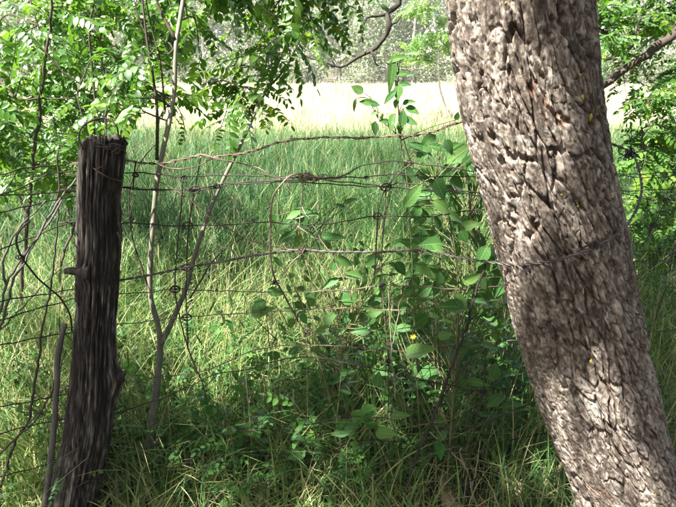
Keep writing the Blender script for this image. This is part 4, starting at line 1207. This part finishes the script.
for k, (x, Y, zone) in enumerate(wl_sites):
    b = gnd(x, Y); b[2] = float(ground_z(b[0], b[1])) - .01
    hgt_ = g.uniform(.2, .52) if zone < 2 else g.uniform(.3, .65)
    if zone == 4: hgt_ = g.uniform(.5, 1.0)
    w_ = thing("leafy_herb", own[k], "herb", b, "compound-leaved herbs at the fence foot") if k in own else herb_cover
    a = Acc()
    for s in range(int(g.integers(2, 4))):
        tipv = b + np.array([g.normal(0, .12), g.normal(0, .12), hgt_ * g.uniform(.7, 1.1)])
        leafy_twig(a, w_, b, tipv, int(g.integers(4, 7)), g.uniform(.085, .13), WPIN, r0=.0022, seed=7000 + k * 5 + s, sag=.0, k0=.3)
    if k in own: link("stem", a.mesh("stem", b), M['stem'], w_)
    else:
        me = a.mesh("stem"); me.materials.append(M['stem']); herb_cover.add(me, I4)
for k in range(178):
    x = g.uniform(-20, 540) if k < 130 else g.uniform(320, 530); Y = g.uniform(1.75, 3.0) if k < 130 else g.uniform(1.75, 2.5)
    b = gnd(x, Y); b[2] = float(ground_z(b[0], b[1])) - .01
    a = Acc(); H = g.uniform(.25, .6) if k < 130 else g.uniform(.4, .95)
    q = catmull([b, b + np.array([g.normal(0, .03), g.normal(0, .03), H * .5]), b + np.array([g.normal(0, .08), g.normal(0, .08), H])], .03)
    a.tube(q, np.linspace(.0025, .001, len(q)), 5)
    for j in range(int(g.integers(9, 15))):
        c = q[int(len(q) * (.3 + .69 * g.random()))]
        an = g.uniform(0, 6.28); d = np.array([math.cos(an), math.sin(an), g.uniform(-.3, .5)])
        herb_cover.add(WOV[int(g.integers(3))], frame(c, d, [g.normal(0, .3), g.normal(-.2, .3), 1], g.uniform(.035, .075)))
    me = a.mesh("stem"); me.materials.append(M['stem']); herb_cover.add(me, I4)
herb_cover.build("undergrowth", "mixed low green herbs growing thickly through the grass", "undergrowth")

# ------------------------------------------------------------------ canes, sticks, dead wood
def stick(name, label, cat, lines, mat, k=7, jit=.002):
    b = P(*lines[0][0][0]) ; b[2] = max(0, b[2])
    t_ = thing(name, label, cat, b)
    for i, (pl, r0, r1) in enumerate(lines):
        a = Acc(); q = pxline(pl, .02)
        q[1:-1] += rng.normal(0, jit, q[1:-1].shape)
        a.tube(q, np.linspace(r0, r1, len(q)) * rng.uniform(.9, 1.1, len(q)), k)
        link("stem" if i == 0 else "twig", a.mesh("stem", b), M[mat], t_)
    return t_
stick("dead_cane", "nearly black leaning cane hooked over the grey wire beside the leaning tree", "cane",
      [([(386, 530, 1.62), (400, 500, 1.62), (415, 460, 1.62), (428, 430, 1.62), (440, 400, 1.63), (452, 365, 1.63), (464, 335, 1.63), (473, 303, 1.63), (480, 280, 1.63), (485, 264, 1.63)], .0062, .004),
       ([(440, 400, 1.63), (452, 385, 1.64), (470, 360, 1.66), (484, 345, 1.68)], .0025, .0012)], 'darkcane')
stick("grey_stick", "straight grey stick leaning up against the side of the wooden post", "stick",
      [([(42, 520, 1.52), (47, 490, 1.52), (53, 440, 1.525), (56, 400, 1.53), (58, 360, 1.54), (62, 335, 1.545), (65, 324, 1.55)], .0115, .0085)], 'deadwood', 9, .0008)
stick("dead_branch", "bent grey dead branch curving up to the post through the left wires", "branch",
      [([(-25, 350, 1.5), (0, 312, 1.5), (6, 284, 1.5), (20, 262, 1.51), (32, 245, 1.53), (44, 225, 1.56), (60, 198, 1.6), (76, 178, 1.63), (84, 166, 1.66)], .0045, .0028),
       ([(-20, 380, 1.56), (3, 318, 1.56), (12, 285, 1.55), (24, 262, 1.55), (36, 240, 1.56), (50, 220, 1.6), (62, 200, 1.63)], .0055, .0025),
       ([(6, 284, 1.5), (3, 262, 1.5), (8, 245, 1.5), (18, 230, 1.51), (32, 214, 1.52), (46, 200, 1.54)], .0045, .002)], 'deadwood')
stick("thin_brown_stem", "thin upright brown twig crossing the wires left of the post", "twig",
      [([(0, 490, 1.62), (14, 445, 1.62), (28, 420, 1.63), (34, 387, 1.63), (39, 355, 1.63), (44, 320, 1.63), (52, 280, 1.63), (57, 230, 1.63), (59, 185, 1.63), (58, 150, 1.63)], .0055, .0025),
       ([(20, 432, 1.62), (40, 412, 1.62), (56, 398, 1.62), (66, 388, 1.62)], .003, .0015),
       ([(0, 330, 1.66), (25, 305, 1.66), (50, 278, 1.66), (76, 258, 1.66)], .0028, .0018)], 'twig')
stick("thin_brown_stem", "thin brown sprawling twig low in the bottom left corner", "twig",
      [([(-15, 470, 1.6), (0, 453, 1.6), (20, 435, 1.6), (34, 422, 1.6), (50, 395, 1.61), (58, 372, 1.62), (66, 350, 1.64)], .005, .002)], 'twig')
stick("dry_stalk", "forked pale dry stalk standing low beside the base of the leaning tree", "stalk",
      [([(476, 520, 1.7), (472, 490, 1.7), (466, 468, 1.7), (455, 456, 1.7), (442, 444, 1.7), (430, 432, 1.7)], .006, .002),
       ([(466, 468, 1.7), (460, 450, 1.7), (462, 448, 1.7)], .0035, .002), ([(455, 456, 1.7), (444, 440, 1.7), (436, 426, 1.7)], .0025, .001), ([(472, 490, 1.7), (476, 470, 1.69), (480, 440, 1.69)], .003, .0012)], 'straw_stick')
stick("dry_stalk", "thin bare whitish stalk among the leaves under the grey wire", "stalk",
      [([(396, 400, 1.68), (392, 360, 1.68), (390, 330, 1.68), (389, 300, 1.68), (388, 290, 1.68)], .0018, .001), ([(392, 350, 1.68), (396, 325, 1.68), (400, 300, 1.68), (412, 275, 1.68)], .0016, .0008)], 'straw_stick')
stick("dry_stalk", "straight pale twig slanting through the middle of the fence below the splice", "stalk",
      [([(352, 300, 1.7), (340, 272, 1.7), (328, 250, 1.7), (318, 235, 1.7), (306, 215, 1.7), (302, 207, 1.7)], .0022, .0014), ([(320, 240, 1.7), (306, 232, 1.7), (297, 226, 1.7)], .0014, .0008)], 'straw_stick')
# broken pale wood chunks on the ground beside the trunk
def chunk(label, p0, p1, r, seed):
    g = np.random.default_rng(seed)
    k = 14
    q = np.array([p0 + (p1 - p0) * t for t in np.linspace(0, 1, 12)])
    q += g.normal(0, .006, q.shape)
    b = (p0 + p1) / 2; b = np.array([b[0], b[1], 0])
    a = Acc(); a.tube(q, r * g.uniform(.8, 1.2, 12), k)
    v = np.concatenate(a.v)
    n = fbm(v[:, 0] * 60, v[:, 1] * 60, v[:, 2] * 60, 3, seed) - .5
    a.v = [v + n[:, None] * .02 * g.normal(0, 1, v.shape)]
    o = thing("broken_log", label, "log", b)
    link("wood", a.mesh("wood", b, False), M['straw_stick'], o)
    return o
def pg(x, y, z): return PG(x, y, z)
chunk("short sunlit piece of pale broken wood right against the trunk base", pg(538, 462, .06), pg(558, 492, .03), .03, 1)
chunk("crumbling pale brown log lying in the grass near the trunk base", pg(500, 470, .05), pg(528, 502, .03), .026, 2)
chunk("low decayed brown log end in the bottom grass under the dark cane", pg(442, 480, .03), pg(452, 512, .02), .026, 3)

# yellow flower
fb = P(413, 336, 1.68)
fl = thing("yellow_flower", "single small yellow flower among the leaves below the big oval leaf", "flower", np.array([fb[0], fb[1], 0]))
a = Acc(); a.tube(catmull([np.array([fb[0] + .03, fb[1] + .05, 0]), fb + [.02, .03, -.4], fb], .04), .0012, 5)
link("stem", a.mesh("stem", np.array(fl.location)), M['stem'], fl)
for k in range(7):
    a = Acc(); an = k / 7 * 6.28
    ovate_leaf(a, 1, .5, .1, .1, 4, .5, frame(fb, [math.cos(an), -.5, math.sin(an)], [0, -1, .2], .013))
    link("petal", a.mesh("petal", np.array(fl.location)), M['petal'], fl)

# ------------------------------------------------------------------ grass
def blades(n, x, y, h, wdt, bend, segs, g, tint, face=None):
    an = g.uniform(0, 2 * np.pi, n)
    d = np.stack([np.cos(an), np.sin(an), np.zeros(n)], 1)
    fa = an + np.pi / 2 + g.normal(0, .5, n)
    w = np.stack([np.cos(fa), np.sin(fa), np.zeros(n)], 1)
    base = np.stack([x, y, ground_z(x, y) - .01], 1)
    V = []
    for k in range(segs + 1):
        t = k / segs
        p = base + d * (h * bend * t ** 2)[:, None] + np.array([0, 0, 1.0]) * (h * (t - .45 * bend * t ** 2.2))[:, None]
        ww = (wdt * (1 - t ** 1.6) + .0006)[:, None] * .5
        V.append(np.stack([p - w * ww, p + w * ww], 1))
    V = np.stack(V, 1).reshape(n, 2 * (segs + 1), 3)
    b = (np.arange(n) * 2 * (segs + 1))[:, None, None]
    k = (np.arange(segs) * 2)[None, :, None]
    Q = (b + k + np.array([0, 1, 3, 2])[None, None, :]).reshape(-1, 4)
    return V.reshape(-1, 3), Q, np.repeat(tint, 2 * (segs + 1))

def grass(name, label, n, ymin, ymax, hfun, wfun, bend, segs, seed, tmean, tsd, strawp, mat, power=1.0, tuft=.0, margin=.7, avoid=True):
    g = np.random.default_rng(seed)
    y = ymin + (ymax - ymin) * g.random(n) ** power
    x = g.uniform(-1, 1, n) * (y * .74 + margin)
    if tuft:
        m = max(1, n // 14)
        yc = ymin + (ymax - ymin) * g.random(m) ** power; xc = g.uniform(-1, 1, m) * (yc * .74 + margin)
        ix = g.integers(0, m, n); sel = g.random(n) < .75
        x = np.where(sel, xc[ix] + g.normal(0, tuft, n), x); y = np.where(sel, yc[ix] + g.normal(0, tuft, n), y)
    keep = y > ymin - .1
    if avoid:
        keep &= np.hypot(x - TBASE[0], y - TBASE[1]) > .30
        keep &= ~((x > .36) & (x < .66) & (y > 1.45) & (y < 1.98) & (g.random(len(x)) < .7))     # trodden, barer spot with rotten wood by the trunk
        keep &= np.hypot(x - PBASE[0], y - PBASE[1]) > .08
    x, y = x[keep], y[keep]; n = len(x)
    h = hfun(x, y, g) * (.72 + .56 * vnoise(x * .8, y * .8, 0, seed + 9)); w = wfun(x, y, g)
    cl_ = vnoise(x * 1.1, y * 1.1, 0, seed) - .5
    cl_ = cl_ + .8 * (fbm(x * .45, y * .45, 0, 3, seed + 5) - .5)
    t = g.normal(tmean, tsd, n) + .45 * cl_
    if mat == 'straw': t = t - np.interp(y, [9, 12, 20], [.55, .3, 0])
    st = g.random(n) < strawp
    t = np.where(st, g.uniform(.85, 1.0, n), np.clip(t, 0, .84 if mat == 'grass' else 1))
    bd = np.abs(g.normal(bend, .25, n)) + .08
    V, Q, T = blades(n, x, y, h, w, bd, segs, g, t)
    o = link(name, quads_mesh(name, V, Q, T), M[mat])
    tag(o, label, "grass", kind="stuff")
    return o
def hnear(x, y, g):
    return g.uniform(.15, .75, len(x)) * np.interp(y, [1.0, 1.55, 1.75, 2.4], [.12, .40, 1.0, 1.2])
grass("foreground_grass", "tangled long green grass blades growing at the foot of the fence", 30000, 1.35, 3.6, hnear, lambda x, y, g: g.uniform(.003, .0095, len(x)), .42, 5, 301, .58, .2, .15, 'grass', 1.0, .05)
grass("tall_grass", "tall shaded blue-green grass in the strip behind the fence", 78000, 3.3, 12.5, lambda x, y, g: g.uniform(.45, 1.0, len(x)) * np.interp(y, [8, 12.5], [1, .7]), lambda x, y, g: g.uniform(.006, .012, len(x)) * np.interp(y, [3, 9], [.8, 1.25]), .45, 4, 302, .27, .18, .07, 'grass', 1.0, .09, 1.0)
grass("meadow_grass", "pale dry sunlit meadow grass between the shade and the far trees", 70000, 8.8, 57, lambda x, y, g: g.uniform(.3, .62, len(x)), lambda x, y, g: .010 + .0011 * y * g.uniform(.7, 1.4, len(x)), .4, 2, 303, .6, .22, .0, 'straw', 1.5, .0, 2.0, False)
def stalks():
    g = np.random.default_rng(309); a = Acc(); n = 1500
    for k in range(n):
        Y = 1.72 + 8.5 * g.random() ** 1.3; x = g.uniform(-1, 1) * (Y * .72 + .2)
        if math.hypot(x - TBASE[0], Y - TBASE[1]) < .34: continue
        b = np.array([x, Y, -.01]); H = g.uniform(.45, 1.0); l = g.normal(0, .18, 2)
        q = catmull([b, b + [l[0] * .3 * H, l[1] * .3 * H, H * .55], b + [l[0] * H, l[1] * H, H]], .12)
        t = g.choice([.4, .55, .9, .97])
        a.tube(q, np.linspace(.0016, .0008, len(q)), 3, t, cap=False)
        if g.random() < .5:
            d = q[-1] - q[-2]; d /= np.linalg.norm(d)
            a.tube(np.array([q[-1] + d * s for s in (0, .02, .05, .08)]), [.001, .0035, .003, .0004], 4, min(1, t + .1), cap=False)
    o = link("grass_stalk", a.mesh("grass_stalk"), M['grass'])
    tag(o, "thin upright grass stalks and seed heads standing above the grass behind the fence", "grass", kind="stuff")
stalks()
# dead thatch lying at the bottom
def thatch():
    g = np.random.default_rng(305); n = 2600
    y = g.uniform(1.4, 3.0, n); x = g.uniform(-1, 1, n) * (y * .74 + .4)
    an = g.uniform(0, 6.28, n); L = g.uniform(.08, .35, n)
    d = np.stack([np.cos(an), np.sin(an), g.normal(.1, .25, n)], 1); w = np.stack([-np.sin(an), np.cos(an), g.normal(0, .3, n)], 1)
    p = np.stack([x, y, ground_z(x, y) + g.uniform(.005, .10, n)], 1)
    W = g.uniform(.002, .005, n)[:, None]
    V = np.stack([p - w * W / 2, p + w * W / 2, p + d * L[:, None] + w * W / 4, p + d * L[:, None] - w * W / 4], 1).reshape(-1, 3)
    o = link("dead_grass", quads_mesh("dead_grass", V, np.arange(4 * n).reshape(-1, 4), np.repeat(g.uniform(.86, 1, n), 4)), M['grass'])
    tag(o, "fallen dry straw and dead stems lying under the fence", "dead grass", kind="stuff")
thatch()

# ------------------------------------------------------------------ far wood: each tree a thing
def far_tree_meshes(seed, H, spread, cw):
    g = np.random.default_rng(seed)
    a = Acc()
    pts = catmull([np.array([0, 0, -.1]), np.array([g.normal(0, .15), g.normal(0, .15), H * .35]), np.array([g.normal(0, .4), g.normal(0, .4), H * .7]), np.array([g.normal(0, .5), 0, H * .97])], .6)
    a.tube(pts, np.linspace(.20, .03, len(pts)), 8)
    cs = []
    for k in range(46):
        z = H * g.uniform(.16, 1.0); rr = spread * (1 - abs(z / H - .5) * 1.1) * math.sqrt(g.random())
        an = g.uniform(0, 6.28)
        c = np.array([rr * math.cos(an), rr * math.sin(an), z]); cs.append(c)
        if k % 2 == 0:
            i = int(np.argmin(np.abs(pts[:, 2] - (z - .25 * rr - .3))))
            a.tube(catmull([pts[i], (pts[i] + c) / 2 + [0, 0, .15], c], .5), np.linspace(.06, .015, len(catmull([pts[i], (pts[i] + c) / 2 + [0, 0, .15], c], .5))), 5)
    tm = a.mesh("trunk"); tm.materials.append(M['fartrunk'])
    v, q, t = leafcloud(np.array(cs), np.full(len(cs), cw), 44, .33, .75, seed + 1)
    t = np.clip(t + np.repeat(np.repeat(g.normal(0, .28, len(cs)), 44), 4) + g.uniform(-.15, .15), 0, 1)
    cm = quads_mesh("crown", v, q, t, False); cm.materials.append(M['farleaf'])
    return tm, cm
VAR = [far_tree_meshes(400 + k, H, s, c) for k, (H, s, c) in enumerate([(13, 2.6, .95), (11, 2.3, .85), (14.5, 2.2, .8), (9.5, 2.7, 1.0), (12, 1.9, .75)])]
g = np.random.default_rng(500)
rows = [(56, 2.9, 0), (64, 3.1, 1.4), (74, 3.6, .5)]
far_sites = []
for Yr, spc, off in rows:
    half = Yr * .70 + 4
    n = int(2 * half / spc)
    for k in range(n):
        far_sites.append((-half + (k + .5) * spc + g.normal(0, .6) + off, Yr + g.normal(0, 1.8)))
def rot_scale(x, y, a, sx, sy, sz):
    m = np.eye(4); c, sn = math.cos(a), math.sin(a)
    m[:3, :3] = np.array([[c, -sn, 0], [sn, c, 0], [0, 0, 1]]) @ np.diag([sx, sy, sz]); m[:2, 3] = (x, y)
    return m
ORD = "first second third fourth fifth sixth seventh eighth ninth tenth eleventh twelfth thirteenth fourteenth fifteenth sixteenth seventeenth eighteenth nineteenth twentieth".split()
ORD += ["twenty-" + o for o in ORD[:9]] + ["thirtieth"] + ["thirty-" + o for o in ORD[:9]]
wood = Sink()
n_front = sum(1 for p in far_sites if p[1] < 60.5)
front = sorted([p for p in far_sites if p[1] < 60.5])
for k, (x, y) in enumerate(front + [p for p in far_sites if p[1] >= 60.5]):
    vi = int(g.integers(len(VAR))); an = g.uniform(0, 6.28); s = g.uniform(.85, 1.2); sz = s * g.uniform(.9, 1.1)
    if k < n_front:
        t_ = thing("meadow_edge_tree", f"pale silvery tree at the meadow's far edge, {ORD[k]} from the left in the front row", "tree", (x, y, 0), "front row of the far wood")
        t_.rotation_euler = (0, 0, an); t_.scale = (s, s, sz)
        for nme, me in zip(("trunk", "crown"), VAR[vi]):
            o = bpy.data.objects.new(nme, me); COL.objects.link(o); o.parent = t_
    else:
        for me in VAR[vi]: wood.add(me, rot_scale(x, y, an, s, s, sz))
wood.build("far_wood", "hazy mass of pale trees behind the front row of the far wood", "wood")
# shrubs along the wood's foot
def far_shrub(seed):
    g = np.random.default_rng(seed); cs = np.stack([g.normal(0, .8, 12), g.normal(0, .6, 12), g.uniform(.3, 1.9, 12)], 1)
    v, q, t = leafcloud(cs, np.full(12, .6), 90, .17, .8, seed)
    a = Acc()
    for c in cs[:6]: a.tube(catmull([np.array([0, 0, -.05]), c * .5 + [0, 0, .1], c], .3), .025, 5)
    sm = a.mesh("stem"); sm.materials.append(M['fartrunk'])
    cm = quads_mesh("foliage", v, q, t, False); cm.materials.append(M['farleaf']); return sm, cm
SH = [far_shrub(600 + k) for k in range(3)]
low = Sink()
for k in range(80):
    y = g.uniform(53, 64); x = g.uniform(-1, 1) * (y * .7 + 2); s = g.uniform(.6, 1.5)
    for me in SH[k % 3]: low.add(me, rot_scale(x, y, g.uniform(0, 6.28), s * 1.2, s, s))
low.build("far_undergrowth", "pale low shrubs massed along the foot of the far wood", "undergrowth")


# ------------------------------------------------------------------ haze added to pale the far trees
hz = bpy.data.meshes.new("haze")
x0, x1, y0, y1, z0, z1 = -62, 62, -15, 95, -1.2, 22
hz.from_pydata([(x, y, z) for x in (x0, x1) for y in (y0, y1) for z in (z0, z1)], [], [(0, 1, 3, 2), (4, 6, 7, 5), (0, 4, 5, 1), (2, 3, 7, 6), (0, 2, 6, 4), (1, 5, 7, 3)])
hm, ht, hout = newmat("added thin haze")
pv = ht.nodes.new("ShaderNodeVolumePrincipled")
pv.inputs["Color"].default_value = (0.95, 0.96, 0.97, 1)
pv.inputs["Density"].default_value = 0.0009
ht.links.new(pv.outputs[0], hout.inputs["Volume"])
ho = link("haze", hz, hm)
tag(ho, "thin haze added over the whole meadow to pale the far trees", "haze", kind="stuff")
